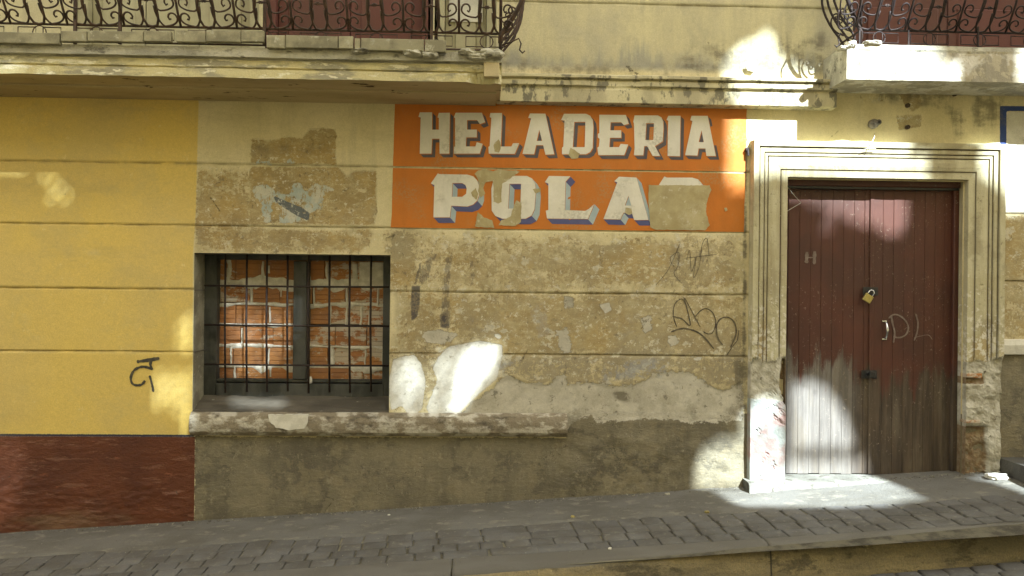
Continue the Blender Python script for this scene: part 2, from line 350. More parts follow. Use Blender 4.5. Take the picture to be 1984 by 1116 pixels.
def wall():
    def axis(lo, hi, flo, fhi, fine, coarse, extra):
        a = list(np.arange(lo, flo, coarse))+list(np.arange(flo, fhi, fine))+list(np.arange(fhi, hi+coarse, coarse))
        a = [v for v in a if all(abs(v-e) > fine*.45 for e in extra)]+list(extra)
        return np.array(sorted(set(np.round(a, 5))))
    xe = [h[i] for h in HOLES for i in (0, 1)]
    ge = []
    g2 = [Z(1965, 414), Z(1965, 545)]
    for g in GROOVES+g2: ge += [g-.008, g-.0035, g+.0025, g+.006]
    ze = [h[i] for h in HOLES for i in (2, 3)]
    ze = sorted(set(np.round(ze, 5)))+ge+[Z(1250, 9), Z(1250, 9)-.006, Z(1250, 9)+.006]
    xs = axis(-25, 25, -4.3, 4.5, .0125, .5, xe); zs = axis(-2.4, 9, -.4, 3.75, .0125, .25, ze)
    nx, nz = len(xs), len(zs)
    GX, GZ = np.meshgrid(xs, zs); d = wall_disp(GX, GZ)
    inX = (GX < xd0-.2)
    w2 = sdf(P(*WHITE[1]), GX, GZ) < -.005
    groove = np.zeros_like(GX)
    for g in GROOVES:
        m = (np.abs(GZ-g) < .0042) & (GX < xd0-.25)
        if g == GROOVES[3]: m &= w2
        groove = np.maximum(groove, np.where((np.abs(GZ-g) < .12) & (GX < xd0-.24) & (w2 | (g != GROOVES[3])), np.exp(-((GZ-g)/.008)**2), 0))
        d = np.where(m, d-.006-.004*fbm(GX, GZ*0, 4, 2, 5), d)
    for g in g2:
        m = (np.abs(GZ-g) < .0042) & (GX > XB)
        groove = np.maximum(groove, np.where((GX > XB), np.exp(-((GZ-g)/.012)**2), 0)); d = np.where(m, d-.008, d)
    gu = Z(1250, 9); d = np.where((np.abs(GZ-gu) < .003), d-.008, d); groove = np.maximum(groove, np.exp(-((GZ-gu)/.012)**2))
    ZZ = GZ+np.where(groove > .4, fbm(GX, GX*0+GZ.round(1), 3, 4, 8)*.0055, 0)
    V = np.stack([GX, -d, ZZ], -1).reshape(-1, 3)
    i, j = np.meshgrid(np.arange(nx-1), np.arange(nz-1)); cx = (GX[:-1, :-1]+GX[1:, 1:])/2; cz = (GZ[:-1, :-1]+GZ[1:, 1:])/2
    keep = np.ones_like(cx, bool)
    for h in HOLES: keep &= ~((cx > h[0]) & (cx < h[1]) & (cz > h[2]) & (cz < h[3]))
    a = (j*nx+i)[keep]; F = np.stack([a, a+1, a+nx+1, a+nx], -1)
    me = bpy.data.meshes.new('wall'); me.vertices.add(len(V)); me.vertices.foreach_set('co', V.ravel())
    me.loops.add(F.size); me.loops.foreach_set('vertex_index', F.ravel().astype(np.int32))
    me.polygons.add(len(F)); me.polygons.foreach_set('loop_start', np.arange(0, F.size, 4, dtype=np.int32))
    me.polygons.foreach_set('use_smooth', np.ones(len(F), bool)); me.update(); me.validate()
    def at(name, v):
        q = me.attributes.new(name, 'FLOAT', 'POINT'); q.data.foreach_set('value', np.asarray(v, np.float32).ravel())
    def best(polys):
        r = np.full(GX.shape, -1.0)
        for q in polys: r = np.maximum(r, sdf(P(*q), GX, GZ))
        return r
    def amount(items):
        r = np.zeros(GX.shape)
        for amt, fe, q in items:
            s_ = np.clip(sdf(P(*q), GX, GZ)/fe*.5+.5, 0, 1); r = r+amt*s_*s_*(3-2*s_)
        return r
    zy = Z(190, 842)
    xyel = np.interp(GZ, [Z(372, 840), Z(374, 500), Z(382, 400), Z(385, 195)], [X(373, 840), X(374, 500), X(380, 400), X(385, 195)])
    zbase = Z(500, 846)
    at('yellow', np.minimum.reduce([xyel-GX, GZ-zy, np.full(GX.shape, 2.87)-GZ]))
    at('red', np.minimum(X(377, 950)-GX, zy-.012-GZ))
    dd = np.minimum(zbase+.0-GZ, GX-X(377, 950)); dd = np.where(GX > X(1098, 830), np.minimum(Z(1250, 800)-GZ, .3), dd)
    dd = np.where(GX > XB, Z(1965, 668)-GZ, dd); at('dado', dd)
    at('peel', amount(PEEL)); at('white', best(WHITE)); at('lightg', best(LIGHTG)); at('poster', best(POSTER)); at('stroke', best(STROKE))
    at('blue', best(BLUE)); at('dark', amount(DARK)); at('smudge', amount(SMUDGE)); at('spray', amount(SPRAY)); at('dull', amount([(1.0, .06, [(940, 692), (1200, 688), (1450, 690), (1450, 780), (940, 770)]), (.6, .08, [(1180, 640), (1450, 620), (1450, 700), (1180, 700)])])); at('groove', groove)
    at('upper', GZ-Z(1250, 140))
    # material
    t = NT('layered_painted_plaster'); A = t.attr
    n1 = t.noise(2.2, 5, .6); nf = t.noise(22, 8, .72, (1, 1, 1.2)); nm = t.noise(7, 8, .68, (.8, 1, 1.2)); nst = t.noise(9, 5, .65, (1, 1, .12)); nfine = t.noise(110, 4, .7)
    nd = t.mul(t.add(nf, -.5), .06)                  # wobble for sharp patch edges
    c = t.mix(t.st(n1, .35, .65), (.69, .605, .375), (.60, .52, .30))
    c = t.mix(t.mul(t.st(nst, .5, .72), .35), c, (.38, .34, .22))
    # upper storey: greyer and streaked
    up = t.st(A('upper'), -.02, .05)
    cu = t.mix(t.st(nst, .38, .66), (.58, .52, .31), (.50, .45, .28)); cu = t.mix(t.st(t.noise(1.7, 4, .6), .5, .7), cu, (.45, .41, .28)); cu = t.mix(t.mul(t.st(t.add(A('upper'), t.mul(t.add(nst, -.5), .7)), .20, .0), .8), cu, (.27, .265, .225)); cu = t.mix(t.mul(t.st(t.noise(2.4, 7, .7, (1, 1, .6), ofs=211.0), .50, .60), .35), cu, (.36, .33, .23)); c = t.mix(up, c, cu)
    # ochre where the top coat has flaked
    pk = t.add(A('peel'), t.mul(t.add(nm, -.5), 1.5)); pk = t.add(pk, t.mul(t.add(nf, -.5), 1.5)); pk = t.add(pk, t.mul(t.add(t.noise(60, 5, .7, (1.5, 1, .35)), -.5), .5))
    pm = t.st(pk, .475, .49)
    oc = t.mix(t.st(t.noise(4, 6, .6), .36, .64), (.43, .31, .125), (.39, .305, .155)); oc = t.mix(t.st(t.noise(30, 6, .7, (.5, 1, 1)), .52, .66), oc, (.50, .41, .235))
    oc = t.mix(t.st(t.noise(13, 7, .7, (.5, 1, 1.2), ofs=3.0), .58, .66), oc, (.24, .185, .095))
    oc = t.mix(t.mul(t.st(t.noise(48, 6, .75, (.6, 1, 1)), .54, .60), .7), oc, (.54, .46, .27))
    oc = t.mix(t.mul(t.st(t.noise(1.9, 5, .6, ofs=13.0), .5, .68), .6), oc, (.30, .27, .18))
    wash = t.mul(t.st(t.add(A('peel'), t.mul(t.add(t.noise(2.6, 6, .65, ofs=21.0), -.5), 1.6)), .15, .50), .6)
    c = t.mix(wash, c, t.mix(t.st(t.noise(16, 7, .72, (.6, 1, 1)), .42, .60), (.37, .30, .165), (.58, .51, .33)))
    oc = t.mix(t.mul(t.st(t.noise(5.5, 7, .7, (.7, 1, 1.3), ofs=101.0), .50, .60), .55), oc, (.29, .205, .085))
    oc = t.mix(t.mul(t.st(t.z()[0], X(830, 500), X(900, 500)), t.st(t.noise(2.1, 7, .7, ofs=241.0), .44, .58, .15, .75)), oc, t.mix(t.st(t.noise(19, 7, .78, ofs=251.0), .45, .58), (.40, .335, .19), (.50, .43, .27)))
    oc = t.mix(t.mul(t.st(A('dull'), .2, .9), .75), oc, t.mix(t.st(t.noise(11, 8, .75, ofs=261.0), .44, .58), (.31, .27, .185), (.38, .32, .20)))
    c = t.mix(pm, c, oc)
    gr = t.mul(t.st(A('peel'), .08, .25), t.st(t.noise(3.4, 8, .7, (1, 1, .7), ofs=111.0), .50, .62)); c = t.mix(t.mul(gr, .42), c, (.27, .22, .125))
    cl = t.ma('ABSOLUTE', t.add(t.noise(4.5, 6, .62, ofs=121.0), -.5)); cl = t.mul(t.st(cl, .006, .0), t.st(A('peel'), .1, .3)); cl = t.mul(cl, t.st(t.noise(3.0, 3, .5, ofs=131.0), .48, .56)); c = t.mix(t.mul(cl, .55), c, (.17, .13, .075))
    fl = t.mul(t.st(A('peel'), .1, .3), t.st(t.noise(25, 7, .78, (1, 1, 1.3), ofs=31.0), .585, .60)); c = t.mix(t.mul(fl, .8), c, (.66, .62, .47))
    fl3 = t.mul(t.st(A('peel'), .1, .3), t.mul(t.st(t.noise(6.5, 9, .74, (1, 1, 1.2), ofs=271.0), .575, .585), t.st(t.z()[0], X(800, 500), X(860, 500)))); c = t.mix(t.mul(fl3, .85), c, t.mix(t.st(nf, .45, .55), (.64, .59, .44), (.52, .48, .37)))
    fl2 = t.mul(t.st(A('peel'), .1, .3), t.st(t.noise(22, 7, .78, (1.4, 1, .8), ofs=41.0), .60, .625)); c = t.mix(t.mul(fl2, .6), c, (.15, .12, .075))
    sp = t.st(t.add(A('spray'), t.mul(t.add(t.noise(34, 7, .75, (1.3, 1, .6), ofs=51.0), -.5), 1.6)), .42, .62); c = t.mix(t.mul(sp, t.st(A('spray'), .1, 1.3, .35, .95)), c, (.085, .075, .072))
    halo = t.mul(t.st(pk, .30, .46), t.ma('SUBTRACT', 1.0, pm)); c = t.mix(t.mul(halo, .30), c, (.52, .40, .20))
    # bare cement dado
    dm = t.st(t.add(A('dado'), nd), -.002, .002)
    dc = t.mix(t.st(t.noise(2.6, 6, .62, (.8, 1, 1)), .36, .64), (.225, .195, .128), (.135, .118, .082)); dc = t.mix(t.mul(t.st(nst, .42, .68), .55), dc, (.12, .105, .072))
    dc = t.mix(t.st(t.noise(12, 7, .7, ofs=9.0), .60, .70), dc, (.27, .235, .15)); dc = t.mix(t.st(t.noise(34, 5, .7, ofs=2.0), .70, .74), dc, (.06, .052, .04))
    dc = t.mix(t.st(t.noise(5, 7, .7, ofs=61.0), .54, .58, 0, .7), dc, (.22, .185, .115)); dc = t.mix(t.st(t.noise(4.2, 7, .68, (1, 1, 1.4), ofs=71.0), .56, .62, 0, .75), dc, (.115, .10, .07))
    dc = t.mix(t.st(t.noise(17, 8, .75, (1, 1, .7), ofs=81.0), .57, .63, 0, .6), dc, (.30, .265, .18)); dc = t.mix(t.st(t.noise(3.1, 8, .72, (1, 1, 1.2), ofs=91.0), .52, .545, 0, .45), dc, (.26, .225, .145))
    cl = t.ma('ABSOLUTE', t.add(t.noise(2.7, 7, .6, (1, 1, 1.2), ofs=141.0), -.5)); cm_ = t.st(t.noise(2.2, 3, .5, ofs=151.0), .46, .56)
    cld = t.mul(t.st(cl, .005, .0), cm_); dc = t.mix(t.mul(cld, .7), dc, (.055, .046, .03))
    dc = t.mix(t.mul(t.mul(t.st(cl, .018, .006), t.st(cl, .003, .008)), t.mul(cm_, .35)), dc, (.36, .32, .22))
    dc = t.mix(t.st(t.noise(55, 6, .8, ofs=161.0), .60, .66, 0, .55), dc, (.34, .31, .23))
    c = t.mix(dm, c, dc)
    # pale grey under-plaster
    nd2 = t.add(t.mul(nd, 1.5), t.mul(t.add(nm, -.5), .12)); lm = t.st(t.add(A('lightg'), nd2), -.001, .002)
    lc = t.mix(t.st(t.noise(5, 6, .6), .36, .66), (.56, .52, .42), (.42, .385, .30)); lc = t.mix(t.st(t.noise(17, 7, .7), .57, .66), lc, (.22, .20, .15)); lc = t.mix(t.st(nf, .60, .66), lc, (.50, .47, .39))
    lc = t.mix(t.mul(cld, .8), lc, (.12, .10, .07)); lc = t.mix(t.st(t.noise(8, 8, .75, ofs=171.0), .57, .60, 0, .55), lc, (.56, .52, .42)); lc = t.mix(t.st(t.noise(2.3, 7, .7, ofs=181.0), .53, .60, 0, .5), lc, (.22, .20, .145))
    lc = t.mix(t.st(t.ma('ABSOLUTE', t.add(A('lightg'), nd2)), .006, .0, 0, .7), lc, (.13, .11, .075))  # dark rim paints a shadow lip along the patch edge
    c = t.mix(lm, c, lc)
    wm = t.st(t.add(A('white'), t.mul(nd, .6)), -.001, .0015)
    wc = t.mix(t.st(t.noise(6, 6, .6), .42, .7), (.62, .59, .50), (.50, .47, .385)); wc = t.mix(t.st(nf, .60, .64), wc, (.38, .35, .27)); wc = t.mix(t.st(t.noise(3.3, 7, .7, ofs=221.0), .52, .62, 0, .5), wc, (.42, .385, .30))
    wc = t.mix(t.st(t.ma('ABSOLUTE', t.add(A('white'), t.mul(nd, .6))), .004, .0, 0, .6), wc, (.25, .21, .14))  # painted shadow rim around the white plaster too
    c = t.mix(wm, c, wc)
    po = t.st(t.add(A('poster'), t.mul(nd, 1.3)), -.001, .001); po = t.mul(po, t.st(t.noise(26, 7, .78, (1, 1, .45)), .555, .53))
    c = t.mix(po, c, t.mix(t.st(t.noise(9, 4), .4, .6), (.56, .54, .44), (.40, .45, .42)))
    c = t.mix(t.mul(t.st(t.add(A('stroke'), t.mul(nd, .2)), -.001, .001), t.st(t.noise(24, 6, .75), .60, .55)), c, (.14, .15, .15))
    c = t.mix(t.mul(t.mul(t.st(t.mul(A('smudge'), t.add(nf, .2)), .25, .6), t.st(t.noise(12, 7, .75, ofs=231.0), .46, .54)), .6), c, (.32, .33, .35))
    # painted areas
    nsoft = t.mul(t.add(nfine, -.5), .02)
    ym = t.st(t.add(A('yellow'), nsoft), -.004, .006)
    yc = t.mix(t.st(t.noise(1.6, 5, .6), .38, .66), (.70, .515, .14), (.655, .49, .16)); yc = t.mix(t.mul(t.st(t.noise(5, 7, .7, (.6, 1, 1)), .56, .72), .4), yc, (.68, .57, .28))
    yc = t.mix(t.mul(t.st(nst, .6, .78), .3), yc, (.58, .42, .14)); yc = t.mix(t.st(t.noise(38, 4, .7, ofs=6.0), .765, .80), yc, (.2, .17, .12))
    yc = t.mix(t.st(t.noise(2.0, 7, .7, ofs=191.0), .50, .64, 0, .45), yc, (.56, .44, .17)); yc = t.mix(t.st(t.noise(14, 8, .78, (1, 1, .8), ofs=201.0), .62, .66, 0, .5), yc, (.78, .66, .34))
    c = t.mix(ym, c, yc)
    rm = t.st(t.add(A('red'), t.mul(nsoft, .6)), -.002, .003)
    rc = t.mix(t.st(t.noise(3, 6, .6), .4, .65), (.125, .037, .014), (.095, .028, .012)); rc = t.mix(t.st(t.noise(16, 6, .7, (.35, 1, 1.4)), .60, .72), rc, (.27, .095, .05))
    rc = t.mix(t.mul(t.st(t.noise(14, 7, .75, (.3, 1, 1.5), ofs=8.0), .57, .62), .45), rc, (.26, .13, .085))
    c = t.mix(rm, c, rc)
    # dark painted line between yellow and red
    lnm = t.mul(t.st(t.ma('ABSOLUTE', t.add(t.add(A('yellow'), .006), t.mul(nsoft, .5))), .010, .006), t.st(A('red'), -.03, -.012))
    c = t.mix(t.mul(lnm, t.st(t.z()[0], X(379, 843), X(374, 843), 0, 1)), c, (.045, .042, .06))
    bm = t.mul(t.st(t.add(A('blue'), t.mul(nd, .15)), -.001, .001), t.st(nf, .70, .60)); c = t.mix(bm, c, (.035, .06, .19))
    # dirt stains; darker along the grooves and beside the surround
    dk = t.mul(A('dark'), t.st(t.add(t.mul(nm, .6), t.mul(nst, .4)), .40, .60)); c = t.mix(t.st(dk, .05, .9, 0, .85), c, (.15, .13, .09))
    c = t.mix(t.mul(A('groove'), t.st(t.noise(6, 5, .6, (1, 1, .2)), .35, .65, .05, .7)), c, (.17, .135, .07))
    hl = t.noise(2.4, 6, .7, (.25, 1, 1.3), ofs=11.0)
    c = t.mix(t.mul(t.st(hl, .55, .7), .22), c, (.30, .25, .15))
    c = t.mix(1.0, c, t.mix(nfine, (.74,)*3, (1.26,)*3), 'MULTIPLY'); c = t.mix(1.0, c, t.mix(t.noise(45, 6, .8, ofs=77.0), (.80,)*3, (1.20,)*3), 'MULTIPLY')
    # hairline cracks
    ck = t.vor(1.1, sc=(1, 1, .8)); ckm = t.mul(t.st(t.add(ck, t.mul(t.add(nf, -.5), .05)), .003, .0), t.st(n1, .60, .64)); c = t.mix(t.mul(ckm, .7), c, (.08, .065, .04))
    h = t.mul(nfine, .18); h = t.add(h, t.mul(nf, .35)); h = t.add(h, t.mul(pm, -.35)); h = t.add(h, t.mul(wm, -.8)); h = t.add(h, t.mul(lm, -.6))
    h = t.add(h, t.mul(t.mul(t.ma('MAXIMUM', dm, rm), t.noise(26, 8, .7, (.6, 1, 1.3))), 2.4)); h = t.add(h, t.mul(ckm, -1.0)); h = t.add(h, t.mul(po, .25))
    paint = t.ma('MAXIMUM', ym, rm)
    rough = t.add(.88, t.mul(ym, -.28)); rough = t.add(rough, t.mul(rm, -.40))
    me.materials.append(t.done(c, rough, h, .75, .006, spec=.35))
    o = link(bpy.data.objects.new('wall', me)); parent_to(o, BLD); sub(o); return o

BLD = thing('corner_house', 'old house front with flaking cream plaster, yellow left end, maroon plank door and iron balconies', 'building', (0, 0, 0))
wall()

# ------------------------------------------------------------------ mouldings run along x
def run(name, prof, x0, x1, step, mat, parent, amp=.002, seed=1, dam=None, caps=True, wob=1.0):
    """prof: list of (y, z) from the top at the wall round the front to the bottom"""
    n = max(2, int((x1-x0)/step)+1); xs = np.linspace(x0, x1, n)
    pts = []
    for a, b in zip(prof[:-1], prof[1:]):
        L = math.hypot(b[0]-a[0], b[1]-a[1]); k = max(1, int(L/.03))
        pts += [(a[0]+(b[0]-a[0])*i/k, a[1]+(b[1]-a[1])*i/k) for i in range(k)]
    pts.append(prof[-1]); m = len(pts)
    py = np.array([p[0] for p in pts]); pz = np.array([p[1] for p in pts]); arc = np.cumsum(np.r_[0, np.hypot(np.diff(py), np.diff(pz))])
    XX, AA = np.meshgrid(xs, arc); YY = np.repeat(py[:, None], n, 1); ZZ = np.repeat(pz[:, None], n, 1)
    e1 = fbm(XX, AA, 9, 5, seed)*amp; e2 = fbm(XX, AA, 7, 5, seed+3)*amp; e3 = fbm(XX, AA*0, .8, 3, seed+5)*.004*wob
    fix = np.where(YY > -.005, 0, 1)
    if dam is not None:
        dm = dam(XX, YY, ZZ); e1 = e1+dm
    YY = YY+e1*fix; ZZ = ZZ+(e2+e3)*fix
    V = np.stack([XX, YY, ZZ], -1).reshape(-1, 3); F = [(j*n+i, (j+1)*n+i, (j+1)*n+i+1, j*n+i+1) for j in range(m-1) for i in range(n-1)]
    if caps: F += [tuple(j*n for j in range(m))[::-1], tuple(j*n+n-1 for j in range(m))]
    return mesh(name, V, F, mat, parent, False)

# left balcony
YB = -.60
zt, z1, z2, z3, zb = [Z(500, v, YB) for v in (93, 111, 128, 131, 150)]
xb1 = X(972, 130, YB)
slab = run('balcony_slab', [(0, zt+.0), (YB+.0, zt), (YB, z1), (YB+.035, z1-.004), (YB+.035, z1-.010), (YB+.03, z1-.012), (YB+.03, z2), (YB+.045, z2-.006), (YB+.045, z2-.012), (YB+.02, z3-.006), (YB+.02, zb), (0, zb)],
    -6.5, xb1, .02, [M['slab_grey'], M['cream_dirty'], M['soffit']], BLD, .004, 2,
    dam=lambda x, y, z: np.where((y < -.5), np.clip(fbm(x, z, 5, 5, 21)-.22, 0, 1)*.16*np.clip((x+1.6)/1.5, .15, 1), 0))
for p in slab.data.polygons:
    c = p.center
    p.material_index = 2 if (abs(p.normal.z) > .8 and c.z < zb+.03 and c.y > YB+.03) else (0 if c.z > z1-.012 else 1)
bm_ = run('bed_moulding', [(-.33, zb+.01), (-.33, zb-.010), (-.32, zb-.014), (0, zb-.016)], -6.5, xb1-.03, .05, M['soffit'], BLD, .002, 4, wob=.3)
# broken corner stone and plaster block at the balcony's end
def rock(name, c, r, mat, parent, seed=0, n=10, **p):
    vs = []; fs = []
    for i in range(n+1):
        th = math.pi*i/n
        for j in range(n*2):
            ph = math.pi*j/n; q = Vector((math.sin(th)*math.cos(ph), math.sin(th)*math.sin(ph), math.cos(th)))
            k = 1+.5*float(fbm(q.x*1.7+seed*3, q.y*1.7+q.z*2.1, 1.3, 4, seed))
            k *= 1/max(abs(q.x), abs(q.y), abs(q.z))**.45
            vs.append((c[0]+q.x*r[0]*k, c[1]+q.y*r[1]*k, c[2]+q.z*r[2]*k))
    for i in range(n):
        for j in range(n*2):
            a = i*2*n+j; b = i*2*n+(j+1) % (2*n); fs.append((a, b, b+2*n, a+2*n))
    return mesh(name, vs, fs, mat, parent, False, **p)
for i, (a, b, ra, rb) in enumerate([(952, 105, .075, .030), (905, 103, .05, .02), (800, 104, .06, .022), (700, 101, .05, .016), (925, 112, .06, .02), (835, 108, .05, .018)]):
    q = W(a, b, YB-.005); rock('broken_stone', q, (ra, .05, rb), M['slab_grey'], BLD, i+3)
q0, q1 = W(938, 121, YB), W(967, 149, YB)
MB().box(q0.x, q1.x, YB-.012, YB+.03, q1.z, q0.z, .004, .003).build('block', M['soffit'], BLD)
# stone edging tiles along the foot of the railing
YT = -.635
for a, b, c, d in [(-330, -118, 58, 80), (-115, 115, 61, 83), (117, 168, 60, 80), (169, 277, 60, 80), (278, 331, 60, 80), (341, 398, 59, 81), (399, 466, 59, 81), (467, 511, 59, 81),
                   (516, 552, 68, 93), (553, 655, 69, 93), (656, 684, 70, 94), (687, 698, 74, 97), (699, 822, 75, 98), (823, 864, 77, 100)]:
    mx = (a+b)/2
    MB().box(X(a, c, YT)+.001, X(b, c, YT)-.001, YT, YT+.035, Z(mx, d, YT), Z(mx, c, YT), .0035, .0015).build('edging_tile', M['tile'], BLD)

# railings: pot-bellied wrought iron
def railing(name, parent, x0, x1, yf, zfoot, period, phase, side_x, bulge=.17, side_sign=1, wall_y=0.0, mat=None, label=None):
    mat = mat or M['iron']
    root = link(bpy.data.objects.new(name, None)); parent_to(root, parent); BASE[root.name] = (0, 0, 0)
    prof = lambda v: -bulge*math.sin(min(1, max(0, v/.62))*math.pi)**.9 if v < .62 else 0.0
    def pt(x, v): return Vector((x, yf+prof(v), zfoot+v))
    def tube(pts, r, nm, flat=None, n=6):
        r = r*1.3
        return MB().tube(pts, r, n, flat=flat).build(nm, mat, root, True)
    # rails
    for v, r in ((0.0, .006), (-.105, .005), (.93, .014), (.965, .02)):
        tube([(x0-.02, yf, zfoot+v), (side_x, yf, zfoot+v)] if x0 < side_x else [(side_x, yf, zfoot+v), (x0, yf, zfoot+v)], r, 'rail', n=6)
        tube([(side_x, yf, zfoot+v), (side_x, wall_y, zfoot+v)], r, 'rail', n=6)
    # corner post
    tube([(side_x, yf, zfoot-.12), (side_x, yf, zfoot+.97)], .008, 'post')
    def curl(cx, cv, r0, r1, a0, turns, sgn, n=16):
        out = []
        for i in range(n+1):
            t = i/n; r = r0+(r1-r0)*t; a = a0+sgn*turns*2*math.pi*t; out.append((cx+r*math.cos(a), cv+r*math.sin(a)))
        return out
    def bez(p0, p1, p2, p3, n=8):
        return [tuple((1-t)**3*a+3*(1-t)**2*t*b+3*(1-t)*t*t*c+t**3*d for a, b, c, d in zip(p0, p1, p2, p3)) for t in [i/n for i in range(n+1)]]
    P_ = period; k = 0; xs = []; x = phase
    lo, hi = min(x0, x1), max(x0, x1)
    while x-P_ > lo-P_/2: x -= P_
    while x < hi+P_*.4:
        xs.append(x); x += P_
    for cx in xs:
        if cx < hi+.01: tube([pt(cx, v) for v in np.linspace(-.005, .93, 14)], .0062, 'baluster')
        for s in (-1, 1):
            if not (lo-P_*.4 < cx+s*P_*.25 < hi+.02): continue
            T = lambda lst: [pt(cx+s*u, v) for u, v in lst]
            low = curl(.070, .046, .006, .019, math.pi*1.2, 1.1, -1)[::-1]
            low = curl(.060, .045, .020, .005, math.pi*1.0, 1.2, -1)
            a = bez((P_*.40, .105), (P_*.40, .03), (P_*.30, -.006), (.085, .004))+bez((.085, .004), (.045, .006), (.012, .02), (.010, .040), 6)[1:]
            a += bez((.010, .040), (.010, .075), (.060, .078), (.066, .048), 7)[1:]+[(.060, .036), (.050, .040)]
            tube(T(a), .0048, 'scroll')
            b = bez((P_*.36, .27), (P_*.44, .17), (P_*.40, .085), (.105, .080))+bez((.105, .080), (.05, .080), (.016, .10), (.016, .118), 6)[1:]
            b += bez((.016, .118), (.016, .160), (.072, .160), (.070, .122), 7)[1:]+[(.062, .108), (.052, .116)]
            tube(T(b), .0045, 'scroll')
            c = bez((P_*.36, .27), (.09, .33), (.05, .40), (P_*.30, .52)); tube(T(c), .0045, 'scroll')
        if cx+P_*.5 < hi+.05:
            ux = cx+P_*.5
            u = [(ux-.05, .93), (ux-.05, .55), (ux-.040, .30), (ux-.046, .16), (ux-.050, .10), (ux-.046, .035), (ux-.03, .006), (ux, .0), (ux+.03, .006), (ux+.046, .035), (ux+.050, .10), (ux+.046, .16), (ux+.040, .30), (ux+.05, .55), (ux+.05, .93)]
            tube([pt(a_, b_) for a_, b_ in u], .0065, 'bar')
            tube([pt(ux-.044, .132), pt(ux+.044, .132)], .003, 'tie')
            fl = MB()
            for q in range(6):
                a_ = q*math.pi/3; e = pt(ux, .132)+Vector((math.cos(a_)*.022, -.008, math.sin(a_)*.012)); m_ = pt(ux, .132)
                fl.tube([m_, (m_+e)/2+Vector((0, -.006, 0)), e], [.003, .007, .002], 5)
            fl.build('rosette', mat, root, True)
        # frieze under the bottom rail
        for s in (-1, 1):
            rx = cx+s*P_*.28
            if lo < rx < hi: tube([(rx+a_, yf, zfoot+b_) for a_, b_ in [(-.055, -.02), (.055, -.02), (.055, -.085), (-.055, -.085), (-.055, -.02)]], .003, 'frieze_bar', n=5)
        if cx+P_*.5 < hi: tube([(cx+P_*.5+.042*math.cos(t_), yf, zfoot-.052+.042*math.sin(t_)) for t_ in np.linspace(0, 2*math.pi, 15)], .003, 'frieze_ring', n=5)
    # the bulging side of the basket
    for k_, (yy, rr) in enumerate([(yf, .012), (yf*.72, .007), (yf*.45, .007), (yf*.2, .007)]):
        tube([(side_x-side_sign*prof(v)*1.05, yy+(prof(v)*.6 if k_ == 0 else 0), zfoot+v) for v in np.linspace(-.06, .93, 22)], rr, 'side_bar', flat=.6)
    for k_ in range(3):
        yy = yf*(.95-.3*k_)
        tube([(side_x+side_sign*a_, yy, zfoot+b_) for a_, b_ in bez((.02, .03), (.10, .05), (.13, .12), (.10, .16))+curl(.07, .16, .03, .008, 0, 1.1, 1, 10)], .0045, 'scroll')
        tube([(side_x+side_sign*a_, yy, zfoot+b_) for a_, b_ in bez((.0, .10), (.04, .06), (.07, .08), (.06, .13))+curl(.045, .13, .02, .006, 0, 1.1, 1, 10)], .004, 'scroll')
    tube([(side_x+side_sign*a_, yf+.05, zfoot+b_) for a_, b_ in [(.0, -.06), (.08, -.03), (.12, -.01), (.135, -.045), (.125, -.085), (.145, -.105), (.16, -.09)]], .004, 'tail_hook')
    return root
zf = Z(700, 60, -.58)
rl = railing('balcony_railing', BLD, -5.0, X(968, 50, -.58), -.58, zf, .352, X(351, 50, -.58), X(970, 50, -.58), .15)
rl['label'] = 'wrought iron basket railing with scrolls'
for px in (145, 232, 512, 836):                                   # stout posts
    q = W(px, 70, -.6); MB().box(q.x-.009, q.x+.009, -.606, -.588, q.z-.05, q.z+.9, .001).build('rail_post', M['iron'], rl)
# right balcony
YR = -.38
xr0 = X(1641, 120, YR); zrt, zrb = Z(1700, 86, YR), Z(1700, 154, YR)
def rdam(x, y, z):
    return np.where(y < -.2, np.clip(fbm(x, z, 5, 5, 31)-.15, 0, 1)*.04, 0)
slab2 = run('balcony_slab', [(0, zrt), (YR, zrt), (YR-.005, zrt-.03), (YR, zrt-.045), (YR, zrb), (0, zrb)], xr0, 7.0, .02, [M['slab_white'], M['slab_grey']], BLD, .004, 12, dam=rdam)
for p in slab2.data.polygons:
    if p.center.z > zrt-.04 and p.center.y < -.3 and p.center.x > X(1760, 100, YR): p.material_index = 1
    if abs(p.normal.x) > .9: p.material_index = 1
for i, (a, b, ra, rb) in enumerate([(1648, 88, .03, .025), (1690, 84, .06, .015), (1632, 94, .03, .012)]):
    rock('broken_stone', W(a, b, YR+.01), (ra, .04, rb), M['slab_white'], BLD, i+13)
zf2 = Z(1850, 62, -.34)
rl2 = railing('balcony_railing', BLD, 6.0, X(1668, 60, -.34), -.34, zf2, .352, X(1850, 40, -.34), X(1668, 60, -.34), .15, side_sign=-1, mat=M['iron_dark'])
rl2['label'] = 'dark wrought iron basket railing'
for px in (1665, 1760, 1895):
    q = W(px, 80, -.345); MB().tube([(q.x, q.y, zrt-.01), (q.x, q.y, q.z+.1)], .007).build('rail_post', M['iron_dark'], rl2)
# middle cornice
YC = -.11
xc0, xc1 = xb1-.02, X(1624, 180, YC)
cz = lambda v: Z(1250, v, YC)
run('cornice', [(0, cz(138)), (-.10, cz(146)), (-.125, cz(148)), (-.125, cz(153)), (-.095, cz(155.5)), (-.095, cz(157)), (-.108, cz(158)), (-.108, cz(167)), (-.085, cz(169.5)), (-.085, cz(173)), (-.09, cz(174.5)), (-.09, cz(199)), (0, cz(201))],
    xc0, xc1, .02, M['cream'], BLD, .0025, 16, dam=lambda x, y, z: np.where(y < -.09, np.clip(fbm(x, z*0, 3, 4, 40)-.25, 0, 1)*.05, 0))

